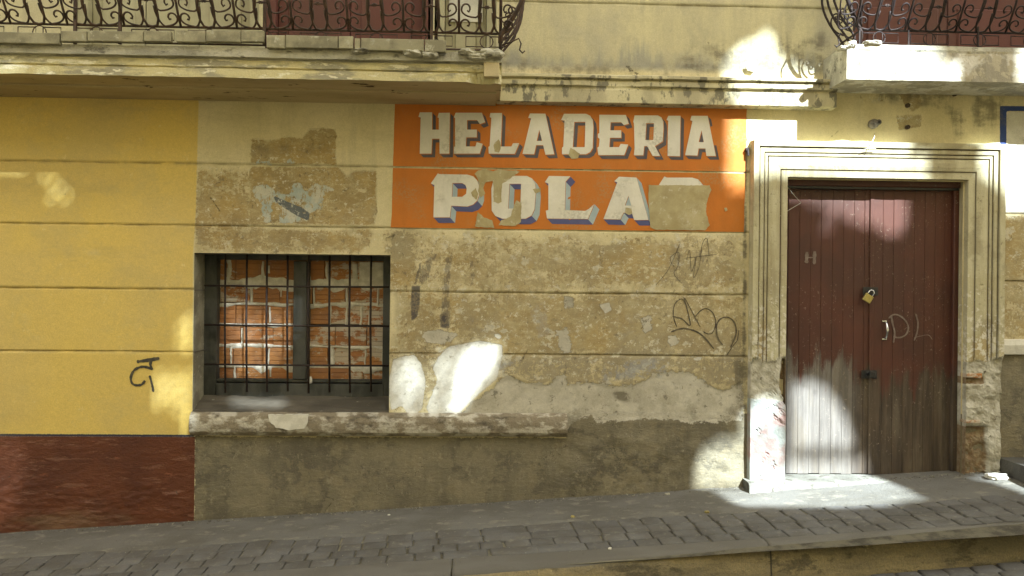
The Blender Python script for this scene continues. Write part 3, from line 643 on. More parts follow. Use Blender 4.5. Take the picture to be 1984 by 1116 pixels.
# ------------------------------------------------------------------ upper doors and windows behind the balconies
MB().box(-25, 28, .75, .80, -2.4, 9).box(-25, 28, -.0, .75, 9.0, 9.1).build('light_backing', M['black'], BLD)  # unseen black backing added to keep sky light out of the gaps
def shutter(h, mat, nleaf, name, mid_rail=True):
    r = link(bpy.data.objects.new(name, None)); parent_to(r, BLD); BASE[r.name] = (0, 0, 0)
    x0, x1, z0, z1_ = h; x0 -= .05; x1 += .05; f = .12
    MB().box(x0, x0+f, .012, .14, z0, z1_, .004).box(x1-f, x1, .012, .14, z0, z1_, .004).box(x0+f, x1-f, .012, .14, z1_-f, z1_, .004).build('frame', mat, r)
    wd = (x1-x0-2*f)/nleaf
    for i in range(nleaf):
        a = x0+f+i*wd+.003; b = a+wd-.006
        MB().box(a, b, .08, .13, z0, z1_-f, .004).build('leaf', mat, r)
        k = 3
        for j, (c0, c1) in enumerate([(.08, .62), (.75, 1.9)]):
            MB().box(a+.07, b-.07, .068, .078, z0+c0, z0+c1, .008).build('panel', mat, r)
    return r
shutter(UP[1], M['maroon'], 2, 'balcony_door'); shutter(UP[3], M['maroon'], 2, 'balcony_door'); shutter(UP[0], M['curtain'], 3, 'balcony_window'); r_ = shutter(UP[2], M['curtain'], 1, 'balcony_window')
a, b = UP[2][0]+.1, UP[2][1]-.1
MB().box(a, b, .062, .066, 3.42, 5.0).build('pane', M['glass'], r_)

# ------------------------------------------------------------------ window with grille and brick filling
WIN = link(bpy.data.objects.new('window', None)); parent_to(WIN, BLD); BASE[WIN.name] = (0, 0, 0); WIN['label'] = 'bricked-up ground floor window behind an iron grille'
YW = .215
# reveals
def quadgrid(name, p00, p10, p11, p01, n, m, mat, parent, amp, seed, axis):
    vs = []
    for j in range(m+1):
        for i in range(n+1):
            u, v = i/n, j/m; p = p00*(1-u)*(1-v)+p10*u*(1-v)+p11*u*v+p01*(1-u)*v
            e = float(fbm(u*3+seed, v*3, 2.2, 5, seed))*amp; p = p+Vector(axis)*e; vs.append(p)
    return mesh(name, vs, [(j*(n+1)+i, j*(n+1)+i+1, (j+1)*(n+1)+i+1, (j+1)*(n+1)+i) for j in range(m) for i in range(n)], mat, parent, True)
zin = Z(560, 764, YW)
V3 = Vector
quadgrid('reveal', V3((xw0, -.003, zw0)), V3((xw0, YW+.1, zw0)), V3((xw0, YW+.1, zw1)), V3((xw0, -.003, zw1)), 12, 50, M['reveal'], BLD, .004, 3, (1, 0, 0))
quadgrid('reveal', V3((xw1, YW+.1, zw0)), V3((xw1, -.003, zw0)), V3((xw1, -.003, zw1)), V3((xw1, YW+.1, zw1)), 12, 50, M['reveal'], BLD, .004, 5, (1, 0, 0))
quadgrid('reveal', V3((xw0, YW+.1, zw1)), V3((xw1, YW+.1, zw1)), V3((xw1, -.003, zw1)), V3((xw0, -.003, zw1)), 50, 8, M['reveal'], BLD, .003, 6, (0, 0, 1))
quadgrid('sill_slope', V3((xw0, -.012, zw0+.002)), V3((xw1, -.012, zw0+.002)), V3((xw1, YW+.02, zin)), V3((xw0, YW+.02, zin)), 80, 24, M['sill'], BLD, .012, 8, (0, 0, 1))
# scored joints in the reveal
for py in (562, 680):
    zz = Z(385, py, .1); MB().box(xw0+.001, xw0+.006, .0, YW, zz-.004, zz+.003).build('score_line', M['sill'], BLD)
# frame members
def fr(a, b, c, d, y0, y1, nm='frame_bar', bev=.004, m='frame'):
    p, q = W(a, c, y0), W(b, d, y0); return MB().box(p.x, q.x, y0, y1, q.z, p.z, bev).build(nm, M[m], WIN)
fr(396, 418, 480, 770, YW, YW+.09); fr(743, 765, 480, 770, YW, YW+.09); fr(569, 592, 506, 735, YW, YW+.08); fr(592.5, 597.5, 506, 735, YW+.03, YW+.09)
fr(418.3, 742.7, 484, 506, YW+.006, YW+.09); fr(418.3, 742.7, 734, 742, YW+.015, YW+.09); fr(418.3, 742.7, 742.5, 770, YW-.006, YW+.08)
# bricks
INF = link(bpy.data.objects.new('brick_infill', None)); parent_to(INF, BLD); BASE[INF.name] = (0, 0, 0); INF['label'] = 'hollow brick infill with oozing pale mortar'
YI = YW+.075
MB().box(X(392, 600, YI), X(770, 600, YI), YI+.03, YI+.06, Z(560, 770, YI), Z(560, 480, YI)).build('mortar_bed', M['sill'], INF)
rows = [(500, 543), (552, 588), (591, 628), (632, 669), (672, 708), (712, 748)]
jts = [[390, 456, 515, 577, 628, 692, 765], [390, 421, 484, 542, 605, 668, 730, 775], [390, 457, 519, 575, 637, 700, 770], [390, 467, 530, 592, 650, 711, 770],
       [390, 453, 520, 585, 636, 709, 770], [390, 460, 523, 590, 640, 705, 770]]
for (r0, r1), js in zip(rows, jts):
    for a, b in zip(js[:-1], js[1:]):
        x0, x1 = X(a, 600, YI)+.0025, X(b, 600, YI)-.0025; z0, z1_ = Z(560, r1, YI)+random.uniform(-.003, .003), Z(560, r0, YI)
        yy = YI+random.uniform(-.006, .006); k = 4; pr = [(YI+.05, z0), (yy+.004, z0), (yy, z0+.004)]
        for i in range(1, k):
            g = z0+(z1_-z0)*i/k; pr += [(yy, g-.0025), (yy+.005, g), (yy, g+.0025)]
        pr += [(yy, z1_-.004), (yy+.004, z1_), (YI+.05, z1_)]
        vs = [(x0, p[0], p[1]) for p in pr]+[(x1, p[0], p[1]) for p in pr]; n = len(pr)
        mesh('brick', vs, [(i, n+i, n+i+1, i+1) for i in range(n-1)]+[tuple(range(n)), tuple(range(2*n-1, n-1, -1))], M['brick_wash' if a > 590 or (r0 == 552 and a in (421, 390)) else 'brick'], INF)
def ooze(pts_top, pts_bot, y0, th, seed):
    """a squeezed-out mortar bead between two uneven lines given as functions of t"""
    n = len(pts_top); vs = []
    for (xt, zt_), (xb_, zb_) in zip(pts_top, pts_bot):
        vs += [(xt, y0+.004, zt_), (xt, y0-th*.7, zt_-(zt_-zb_)*.18), ((xt+xb_)/2, y0-th, (zt_+zb_)/2), (xb_, y0-th*.7, zb_+(zt_-zb_)*.18), (xb_, y0+.004, zb_)]
    f = [(i*5+k, i*5+k+1, (i+1)*5+k+1, (i+1)*5+k) for i in range(n-1) for k in range(4)]
    return mesh('mortar', vs, f, M['mortar'], INF, True)
for ri, (top, bot, up, dn) in enumerate([(543, 552, .030, .030), (588, 591, .014, .018), (628, 632, .010, .014), (669, 672, .012, .020), (708, 712, .014, .03)]):
    for a, b in ((410, 575), (596, 750)):
        if ri == 2 and a > 500: continue
        xs = np.linspace(X(a, 600, YI), X(b, 600, YI), 70)
        zt_ = Z(560, top, YI); zb_ = Z(560, bot, YI)
        e1 = np.clip(fbm(xs, xs*0, 6, 4, ri+50), -.15, .6)*up*2.3; e2 = np.clip(fbm(xs, xs*0+3, 8, 4, ri+60), -.2, .8)*dn*2.6
        ooze([(x, zt_+.004+e) for x, e in zip(xs, e1)], [(x, zb_-.004-max(0, e)) for x, e in zip(xs, e2)], YI-.004, .0035, ri)
vj = [(442, 505, 548, .03), (508, 507, 540, .012), (520, 515, 530, .01), (487, 556, 588, .014), (545, 552, 575, .006), (523, 595, 625, .008), (470, 636, 668, .009), (448, 672, 706, .014), (522, 675, 706, .008), (456, 708, 733, .01),
      (525, 712, 730, .01), (633, 508, 540, .012), (688, 510, 540, .02), (608, 555, 590, .01), (672, 556, 628, .014), (733, 556, 590, .012), (640, 592, 628, .012), (700, 592, 628, .016), (716, 595, 628, .01), (645, 672, 705, .018), (709, 676, 705, .008), (742, 676, 704, .012), (600, 505, 560, .012)]
for k, (px, a, b, wd) in enumerate(vj):
    zs_ = np.linspace(Z(560, b, YI), Z(560, a, YI), 22); e = fbm(zs_, zs_*0, 14, 4, k+80); e2 = fbm(zs_, zs_*0+9, 14, 4, k+90); xc = X(px, 600, YI)
    n = len(zs_); vs = []
    for z_, q1_, q2_ in zip(zs_, e, e2):
        l = xc-wd*(.6+.9*q1_)-.002; r = xc+wd*(.6+.9*q2_)+.002
        vs += [(l, YI+.002, z_), (l*.7+r*.3, YI-.013, z_), (l*.3+r*.7, YI-.013, z_), (r, YI+.002, z_)]
    mesh('mortar', vs, [(i*4+c, i*4+c+1, (i+1)*4+c+1, (i+1)*4+c) for i in range(n-1) for c in range(3)], M['mortar'], INF, True)
# white-washed corner, upper right
p, q = W(697, 508, YI), W(770, 545, YI)
quadgrid('mortar', V3((p.x, YI-.012, q.z)), V3((q.x, YI-.012, q.z)), V3((q.x, YI-.012, p.z)), V3((p.x, YI-.012, p.z)), 24, 14, M['mortar'], INF, .006, 4, (0, 1, 0))
# grille
GR = link(bpy.data.objects.new('window_grille', None)); parent_to(GR, BLD); BASE[GR.name] = (0, 0, 0); GR['label'] = 'dark iron grille of upright and level bars'
YG = .17
for px in (437, 478.5, 517.6, 557.8, 598.3, 638.8, 678.3, 719.2):
    p, q = W(px, 494, YG), W(px-.4, 760+random.uniform(-2, 2), YG)
    MB().tube([(p.x, YG, zw1+.01), (p.x+random.uniform(-.002, .002), YG, (p.z+q.z)/2), (q.x, YG, q.z)], .0078, 8).build('bar', M['iron_dark'], GR, True)
for py in (554, 630, 706.5):
    p, q = W(396, py-.5, YG-.012), W(754, py+2.2, YG-.012)
    MB().tube([(p.x, YG-.012, p.z+.001), ((p.x+q.x)/2, YG-.013, (p.z+q.z)/2-.002), (q.x, YG-.012, q.z)], .0068, 8).build('bar', M['iron_dark'], GR, True)
# moulded band below the window
a0, a1 = Z(740, 800), Z(740, 845)
def sdam(x, y, z): return np.where(x > X(1060, 830), fbm(x, z, 12, 4, 9)*.02+.006, 0)
run('sill_band', [(0, a0+.004), (-.02, a0+.002), (-.045, a0-.02), (-.058, a0-.055), (-.060, (a0+a1)/2-.02), (-.055, a1+.035), (-.040, a1+.016), (-.030, a1+.006), (0, a1)], X(372, 820), X(1098, 825), .015, M['sillband'], BLD, .008, 20, dam=sdam)
def sheet(name, pts, y, mat, parent, jit=0.0, step=0.0, wob=0.0, Y=0.0, th=0.0, **pr):
    """a flat layer of paint or plaster outlined by points of the wall plane"""
    q = []
    n = len(pts)
    for i in range(n):
        a, b = pts[i], pts[(i+1) % n]; L = math.hypot(b[0]-a[0], b[1]-a[1]); k = max(1, int(L/step)) if step else 1
        for j in range(k):
            t = j/k; q.append((a[0]+(b[0]-a[0])*t+random.uniform(-jit, jit), a[1]+(b[1]-a[1])*t+random.uniform(-jit, jit)))
    vs = [Vector((a, 0, b)) for a, b in q]; tri = tessellate_polygon([vs])
    yy = y
    vv = [(a, yy, b) for a, b in q]; f = [tuple(t) for t in tri]
    if th:
        m = len(vv); vv += [(a, yy+th, b) for a, b in q]; f += [(i, (i+1) % m, m+(i+1) % m, m+i) for i in range(m)]
    return mesh(name, vv, f, mat, parent, False, **pr)
sheet('plaster_patch', XZ([(520, 803), (597, 803), (597, 818), (590, 830), (560, 833), (535, 828), (522, 815)], -.06), -.066, M['whitepatch'], BLD, .003, .02, th=.02)
# pale moulding and step at the far right
b0, b1 = Z(1965, 657), Z(1965, 687)
run('sill_band', [(0, b0), (-.03, b0-.004), (-.04, b0-.04), (-.03, b1+.006), (0, b1)], XB+.003, 7, .03, M['whitepatch'], BLD, .006, 25)

# ------------------------------------------------------------------ door surround
def surround():
    prof = [(0, .045), (.002, .050), (.048, .052), (.050, .044), (.054, .044), (.058, .056), (.085, .062), (.115, .062), (.142, .056), (.145, .048), (.149, .048), (.152, .060), (.169, .060), (.172, .052), (.176, .052), (.178, .066), (.207, .066), (.210, .056), (.214, .056), (.217, .078), (.257, .080), (.262, .0)]
    pw = []
    for a, b in zip(prof[:-1], prof[1:]):
        k = max(1, int((b[0]-a[0])/.012)); pw += [(a[0]+(b[0]-a[0])*i/k, a[1]+(b[1]-a[1])*i/k) for i in range(k)]
    pw.append(prof[-1]); pw = [(0, -.06)]+pw; m = len(pw)
    nl, nt = 190, 120; path = []
    zb_ = gz(2.1, 0)-.05
    for i in range(nl): path.append(('L', i/nl))
    for i in range(nt): path.append(('T', i/nt))
    for i in range(nl+1): path.append(('R', i/nl))
    rows_ = []; dam = []
    for leg, t in path:
        for (w_, o_) in pw:
            if leg == 'L': x = xd0-w_; z = zb_+(zd1+w_-zb_)*t
            elif leg == 'T': x = (xd0-w_)+((xd1+w_)-(xd0-w_))*t; z = zd1+w_
            else: x = xd1+w_; z = (zd1+w_)+(zb_-(zd1+w_))*t
            rows_.append((x, o_, z, w_)); dam.append(0 if leg == 'T' else (1 if leg == 'L' else 2))
    A_ = np.array(rows_); leg = np.array(dam); x, o_, z, w_ = A_.T
    nz_ = fbm(x, z, 7, 5, 70); nz2 = fbm(x, z, 18, 5, 71)
    front = (w_ > .001) & (w_ < .2605)
    zl = Z(1480, 690); dl = np.clip((zl+nz_*.10+(.1-w_)*.3-z)/.03, 0, 1)*(leg == 1)
    blk = np.clip((Z(1480, 768)+nz_*.03-z)/.02, 0, 1)*(leg == 1)
    zr = Z(1890, 700); dr = np.clip((zr+nz_*.12-z)/.03, 0, 1)*(leg == 2)
    oo = o_*(1-dl)+(.050+nz2*.016)*dl; oo = oo*(1-blk)+(.058+nz_*.008+nz2*.003)*blk
    oo = oo*(1-dr)+(.048+nz2*.022)*dr
    hol = np.clip((Z(1890, 822)-z)/.02, 0, 1)*(leg == 2)*np.clip((.17+nz_*.05-w_)/.02, 0, 1); oo = oo-hol*(.045+nz_*.03)
    hol2 = np.clip((.03-np.abs(z-Z(1890, 736)))/.01, 0, 1)*(leg == 2)*(w_ < .14); oo = oo-hol2*.02
    notch = np.clip((.16-np.abs(z-Z(1515, 735))-nz_*.04)/.02, 0, 1)*(leg == 1)*np.clip((.035+nz_*.03-w_)/.01, 0, 1); oo = oo-notch*.05
    chip = np.clip(nz2-.42, 0, 1)*.06*np.clip((2.0-z)/1.2, .2, 1); oo = oo+np.where(front, nz_*.0025-chip, 0)
    oo = np.where(front, oo, o_)
    V = np.stack([x, -oo, z], -1); n = len(path)
    F = [(i*m+k, (i+1)*m+k, (i+1)*m+k+1, i*m+k+1) for i in range(n-1) for k in range(m-1)]
    o = mesh('door_surround', V, F, None, BLD, False)
    o.data.materials.clear()
    def at(nm, v):
        q = o.data.attributes.new(nm, 'FLOAT', 'POINT'); q.data.foreach_set('value', np.asarray(v, np.float32))
    grv = np.zeros(len(w_))
    for g in (.052, .147, .174, .212): grv = np.maximum(grv, np.exp(-((w_-g)/.004)**2))
    at('groove', grv*(1-np.maximum(dl, dr))); at('dam', np.maximum(dl, dr)); at('blk', blk); at('hol', np.maximum(hol, np.maximum(hol2, notch))); at('age', np.clip((2.0-z)/1.3, 0, 1)*(leg > 0))
    t = NT('door_surround_paint'); A = t.attr; nf = t.noise(26, 7, .7); nst = t.noise(10, 6, .65, (1, 1, .10)); nm = t.noise(6, 6, .6)
    c = t.mix(t.st(nm, .38, .66), (.54, .495, .325), (.48, .43, .265))
    c = t.mix(t.mul(t.st(nst, .44, .62), .6), c, (.33, .275, .16)); c = t.mix(t.mul(t.st(t.noise(4, 8, .75, ofs=17.0), .52, .60), .45), c, (.30, .26, .165)); c = t.mix(t.st(t.noise(40, 7, .8, ofs=27.0), .60, .63, 0, .6), c, (.22, .18, .11))
    ag = t.add(A('age'), t.mul(t.add(nst, -.5), 1.6)); c = t.mix(t.st(ag, .62, .85, 0, .55), c, (.46, .34, .15)); c = t.mix(t.st(t.add(t.mul(A('age'), .28), nf), .68, .74), c, (.66, .62, .50))
    c = t.mix(t.mul(A('groove'), t.st(nf, .2, .5, .4, .95)), c, (.10, .07, .045))
    c = t.mix(t.st(t.noise(15, 7, .7, ofs=5.0), .64, .72, 0, .8), c, (.15, .125, .08))
    dc = t.mix(t.st(t.noise(9, 7, .65), .38, .62), (.55, .52, .43), (.33, .30, .22)); dc = t.mix(t.st(nf, .60, .68), dc, (.16, .14, .10)); c = t.mix(t.st(A('dam'), .3, .6), c, dc)
    bc = t.mix(t.st(t.noise(5, 5, .6), .42, .62), (.33, .35, .32), (.30, .20, .175)); bc = t.mix(t.st(nf, .62, .68), bc, (.42, .40, .35)); c = t.mix(t.st(A('blk'), .3, .6), c, bc)
    c = t.mix(t.st(A('hol'), .3, .7), c, t.mix(t.st(nf, .4, .6), (.20, .13, .07), (.27, .21, .13)))
    c = t.mix(1.0, c, t.mix(t.noise(130, 4, .7), (.84,)*3, (1.16,)*3), 'MULTIPLY')
    o.data.materials.append(t.done(c, .85, t.add(nf, t.mul(t.noise(90, 5, .7), .4)), .8, .005))
surround()
for a, b, c, d in ((1872, 1903, 723, 733), (1870, 1898, 813, 821)):
    p, q = W(a, c, -.05), W(b, d, -.05); MB().box(p.x, q.x, -.054, .02, q.z+.003, p.z, .004, .004).build('brick', M['brick_wash'], BLD)

# ------------------------------------------------------------------ the plank door
DOOR = link(bpy.data.objects.new('door', None)); parent_to(DOOR, BLD); BASE[DOOR.name] = (0, 0, 0); DOOR['label'] = 'maroon double plank door worn to bare wood at the foot'
def door_mat(name, fr_=False):
    t = NT(name); pos = t.z()
    grain = t.noise(26, 7, .7, (1, 1, .05)); gr2 = t.noise(9, 6, .65, (1, 1, .16)); big = t.noise(2.2, 5, .6)
    mr = t.mix(t.st(big, .38, .62), (.096, .032, .020), (.070, .027, .018)); mr = t.mix(t.mul(t.rand(), .35), mr, (.085, .034, .024))
    mr = t.mix(t.mul(t.st(grain, .52, .68), .30), mr, (.055, .024, .016))
    wd = t.mix(t.st(grain, .36, .64), (.098, .070, .046), (.050, .036, .025)); wl = t.mix(t.st(grain, .38, .62), (.20, .18, .155), (.13, .115, .10)); wd = t.mix(t.st(t.add(pos[0], t.mul(gr2, .2)), X(1690, 800, .1)+.06, X(1650, 800, .1)+.02, 0, 1), wd, wl); wd = t.mix(t.mul(t.st(gr2, .5, .68), .5), wd, (.165, .135, .095)); wd = t.mix(t.mul(t.st(t.noise(3, 5, .6), .55, .7), .5), wd, (.055, .042, .032))  # left leaf's bare wood coloured paler to brighten its sun patch
    tr = t.add(t.mul(pos[2], -1.0), t.mul(t.add(gr2, -.5), 1.3)); tr = t.add(tr, t.mul(t.add(t.rand(), -.5), .16)); tr = t.add(tr, t.mul(t.add(big, -.5), .4))
    c = t.mix(t.st(tr, -1.03, -.84), mr, wd)
    sc = t.mul(t.st(t.noise(52, 6, .85, (1, 1, .8)), .605, .63), t.st(t.noise(3.0, 3, .5, ofs=3.0), .46, .56)); c = t.mix(t.mul(sc, .7), c, (.42, .34, .26))
    c = t.mix(1.0, c, t.mix(t.noise(150, 3, .6), (.85,)*3, (1.15,)*3), 'MULTIPLY')
    return t.done(c, t.add(.50, t.mul(t.st(tr, -1.03, -.84), .25)), t.add(grain, t.mul(gr2, .5)), .45, .004, spec=.4)
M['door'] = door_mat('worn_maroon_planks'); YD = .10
zdb = Z(1600, 919, YD); zdt = Z(1600, 362, YD)
edges = [1526, 1548, 1569.5, 1590, 1612, 1633, 1654, 1674, 1688.5, 1709, 1729.5, 1750, 1770, 1790, 1810, 1828, 1845]
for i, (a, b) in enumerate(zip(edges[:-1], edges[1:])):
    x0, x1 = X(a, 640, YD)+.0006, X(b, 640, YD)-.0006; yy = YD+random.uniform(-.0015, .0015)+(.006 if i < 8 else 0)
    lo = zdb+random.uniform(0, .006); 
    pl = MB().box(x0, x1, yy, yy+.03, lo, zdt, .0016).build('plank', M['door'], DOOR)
MB().box(X(1521, 640, YD), X(1850, 640, YD), YD+.034, YD+.05, zdb, zdt).build('backing', M['black'], DOOR)
MB().box(X(1683.5, 640, YD), X(1691.0, 640, YD), YD-.006, YD+.004, zdb+.005, zdt-.002, .002).build('cover_strip', M['door'], DOOR)
# frame
MB().box(xd0-.02, xd1+.02, .045, .14, Z(1700, 362, .05), zd1+.05, .006).build('door_frame', M['door'], DOOR)
MB().box(xd0+.01, xd1-.005, .060, .13, Z(1700, 367, .06), Z(1700, 361.8, .06), .002).build('drip_rail', M['black'], DOOR)
MB().box(X(1846, 640, .07), xd1+.02, .065, .14, zdb-.02, Z(1700, 364, .05), .006).build('door_frame', M['door'], DOOR)
MB().box(xd0-.02, X(1525, 640, .08), .080, .14, zdb-.02, Z(1700, 364, .05), .004).build('door_frame', M['door'], DOOR)
for i, px in enumerate([1560, 1581, 1602, 1622, 1643, 1664, 1714, 1734, 1776, 1796, 1818]):
    q = W(px, 371, YD); MB().tube([(q.x, YD+.004, q.z), (q.x, YD-.003, q.z)], .004, 6).build('nail', M['black'], DOOR)
# hasps
def plate(a, b, c, d, nm='hasp', m='black'):
    p, q = W(a, c, YD), W(b, d, YD); return MB().box(p.x, q.x, YD-.010, YD-.0065, q.z, p.z, .001).build(nm, M[m], DOOR)
plate(1671, 1700, 556, 572); plate(1668, 1698, 717, 733)
for c in ((1686, 566), (1683, 724)):
    q = W(*c, YD-.01); MB().tube([(q.x-.012, q.y, q.z+.006), (q.x-.012, q.y-.028, q.z+.004), (q.x+.012, q.y-.028, q.z+.004), (q.x+.012, q.y, q.z+.006)], .004, 8).build('staple', M['black'], DOOR, True)
# chrome pull handle
hx, ht, hb = X(1714, 640, YD), Z(1714, 622, YD), Z(1712, 657, YD)
H_ = sub(MB().tube([(hx, YD-.006, ht-.004), (hx, YD-.026, ht-.014), (hx+.004, YD-.036, (ht+hb)/2), (hx, YD-.026, hb+.014), (hx, YD-.006, hb+.004)], [.005, .007, .0105, .007, .005], 10).build('handle', M['chrome'], DOOR, True))
for zz in (ht, hb):
    MB().box(hx-.022, hx+.014, YD-.008, YD-.001, zz-.006, zz+.006, .0015).build('handle_foot', M['chrome'], DOOR)

# padlocks
def padlock(name, label, px, py, size, ang, body, shackle, grp=None):
    q = W(px, py, YD-.04); t = thing(name, label, 'padlock', tuple(q)); R = Matrix.Rotation(ang, 3, 'Y'); s = size
    def tr(v): v = R @ Vector(v); return (q.x+v.x, q.y+v.y, q.z+v.z)
    b = MB().box(-s*.5, s*.5, -.010, .010, -s*.95, -s*.05, .003); b.v = [tr(v) for v in b.v]; b.build('body', body, t)
    r = s*.33; pts = [(-r, 0, -s*.08), (-r, 0, s*.25)]+[(-r*math.cos(a), 0, s*.25+r*math.sin(a)) for a in np.linspace(0, math.pi, 9)]+[(r, 0, s*.25), (r, 0, -s*.08)]
    MB().tube([tr(p) for p in pts], s*.085, 8).build('shackle', shackle, t, True)
    return t
padlock('padlock', 'brass padlock with bright shackle hanging askew on the maroon door', 1686, 571, .062, math.radians(33), M['brass'], M['chrome'])
padlock('padlock', 'small black padlock with worn shine low on the maroon door', 1684, 725, .046, math.radians(-80), M['black'], M['black'])

# ------------------------------------------------------------------ painted sign
def flat_mat(name, c1, c2, sc=6, wear=None, wc=None, rough=.6):
    t = NT(name); c = t.mix(t.st(t.noise(sc, 6, .65), .38, .66), c1, c2)
    c = t.mix(t.st(t.noise(5, 7, .7, (1, 1, .25), ofs=15.0), .46, .66, 0, .35), c, tuple(v*.72 for v in c1)); c = t.mix(t.st(t.noise(40, 6, .8, ofs=25.0), .66, .69, 0, .6), c, (.32, .24, .12))
    if wear: c = t.mix(t.st(t.noise(21, 8, .75), wear, wear+.05, 0, .8), c, wc); c = t.mix(t.mul(t.st(t.noise(3.2, 4, .6, ofs=2.5), .52, .66), .55), c, t.mix(t.st(t.noise(60, 5, .75), .42, .6), c, wc))
    c = t.mix(1.0, c, t.mix(t.noise(120, 3, .6), (.92,)*3, (1.08,)*3), 'MULTIPLY')
    return t.done(c, rough, t.noise(40, 6, .65), .3, .004, spec=.35)
M['orange'] = flat_mat('orange_sign_paint', (.56, .172, .019), (.50, .165, .022), 3, .73, (.36, .24, .11))
M['letter'] = flat_mat('off_white_letter_paint', (.74, .70, .60), (.68, .64, .53), 5, .70, (.36, .33, .25))
M['slate'] = flat_mat('slate_shadow_paint', (.095, .080, .085), (.12, .10, .10), 8)
M['navy'] = flat_mat('deep_blue_shadow_paint', (.085, .09, .21), (.11, .11, .22), 8)
M['sky_blue'] = flat_mat('pale_blue_shadow_paint', (.36, .43, .45), (.42, .48, .48), 8)
M['bare'] = flat_mat('bare_ochre_render', (.47, .40, .22), (.36, .29, .14), 7, .58, (.55, .50, .36), .85)
SG = thing('painted_sign', 'orange painted ice cream shop sign reading HELADERIA POLAR with peeled patches', 'sign', (X(1100, 320), 0, Z(1100, 320)))
def wy(x, z): return -float(wall_disp(np.array([x]), np.array([z]))[0])
def drape(name, pts, off, mat, parent, holes=(), step=0, jit=0, **pr):
    def den(q):
        out = []; n = len(q)
        for i in range(n):
            a, b = q[i], q[(i+1) % n]; k = max(1, int(math.hypot(b[0]-a[0], b[1]-a[1])/step)) if step else 1
            for j in range(k):
                t = j/k; out.append((a[0]+(b[0]-a[0])*t+random.uniform(-jit, jit), a[1]+(b[1]-a[1])*t+random.uniform(-jit, jit)))
        return out
    loops = [den(pts)]+[den(h) for h in holes]; poly = [[Vector((a, 0, b)) for a, b in L] for L in loops]
    tri = tessellate_polygon(poly); flat = [p for L in loops for p in L]; arr = np.array(flat)
    yy = -wall_disp(arr[:, 0], arr[:, 1])
    o = mesh(name, [(a, y-off, b) for (a, b), y in zip(flat, yy)], [tuple(t) for t in tri], mat, parent, False, **pr)
    return o
def grid_sheet(name, xl, xr, zlo, zhi, off, mat, parent, n=60, m=14):
    """xl/xr/zlo/zhi: callables of t"""
    vs = []
    for j in range(m+1):
        v = j/m
        for i in range(n+1):
            u = i/n; z = zlo+(zhi-zlo)*v; x = xl(z)*(1-u)+xr(z)*u; 
            if i in (0, n): x += float(fbm(z, x, 9, 4, 33+i))*.006
            vs.append((x, z))
    a = np.array(vs); y = -wall_disp(a[:, 0], a[:, 1])-off
    return mesh(name, [(p[0], yy, p[1]) for p, yy in zip(vs, y)], [(j*(n+1)+i, j*(n+1)+i+1, (j+1)*(n+1)+i+1, (j+1)*(n+1)+i) for j in range(m) for i in range(n)], mat, parent, True)
sxl = lambda z: X(765, 197)+(X(758, 441)-X(765, 197))*(2.82-z)/(2.82-1.92); sxr = lambda z: X(1447, 207)+(X(1441, 450)-X(1447, 207))*(2.82-z)/(2.82-1.92)
grid_sheet('panel', sxl, sxr, GROOVES[0]+.0055, 2.835, .0015, M['orange'], SG, 120, 20)
grid_sheet('panel', sxl, sxr, GROOVES[1]+.0055, GROOVES[0]-.008, .0015, M['orange'], SG, 120, 20)
s7 = lambda a: (740+a[0]/3.987, 180+a[1]/3.987); s8 = lambda a: (1100+a[0]/3.987, 180+a[1]/3.987)
ROW1 = [
 ('H', s7, [(293, 152), (388, 152), (388, 285), (440, 285), (440, 195), (430, 190), (440, 156), (525, 155), (520, 470), (445, 470), (445, 355), (388, 355), (382, 470), (292, 470), (300, 190), (283, 187)], []),
 ('E', s7, [(570, 155), (772, 155), (797, 228), (757, 243), (735, 212), (658, 212), (658, 285), (733, 285), (733, 345), (652, 345), (648, 415), (722, 415), (732, 382), (778, 395), (755, 470), (555, 470), (556, 420), (566, 412), (565, 195), (556, 190)], []),
 ('L', s7, [(838, 157), (928, 157), (918, 415), (1000, 415), (1012, 390), (1060, 390), (1025, 472), (825, 470), (822, 418), (832, 412), (845, 195), (832, 188)], []),
 ('A', s7, [(1143, 160), (1262, 162), (1330, 475), (1262, 478), (1245, 405), (1190, 405), (1175, 475), (1085, 472), (1152, 197), (1130, 194)], [[(1215, 285), (1237, 372), (1195, 372)]]),
 ('D', s8, [(-30, 163), (140, 163), (172, 178), (192, 210), (197, 260), (192, 425), (172, 458), (140, 475), (-45, 475), (-45, 425), (-35, 415), (-25, 215), (-52, 210)], [[(50, 225), (135, 225), (130, 420), (38, 420)]]),
 ('E', s8, [(243, 170), (448, 172), (470, 240), (432, 250), (412, 228), (330, 228), (327, 290), (412, 290), (412, 348), (325, 348), (320, 420), (395, 420), (408, 395), (466, 400), (435, 482), (235, 482), (228, 425), (240, 415), (245, 355), (232, 345), (232, 320), (243, 310)], []),
 ('R', s8, [(515, 175), (695, 175), (722, 190), (736, 220), (738, 275), (732, 375), (672, 412), (712, 488), (655, 488), (612, 412), (590, 412), (582, 483), (510, 483), (515, 425), (510, 235), (505, 225)], [[(605, 235), (665, 235), (660, 365), (598, 365)]]),
 ('I', s8, [(775, 178), (870, 178), (865, 490), (770, 488), (772, 300), (775, 215), (762, 210)], []),
 ('A', s8, [(955, 178), (1080, 178), (1142, 488), (1070, 488), (1062, 430), (1010, 430), (1000, 485), (905, 482), (962, 217), (945, 212)], [[(1032, 290), (1050, 382), (1010, 380)]]),
]
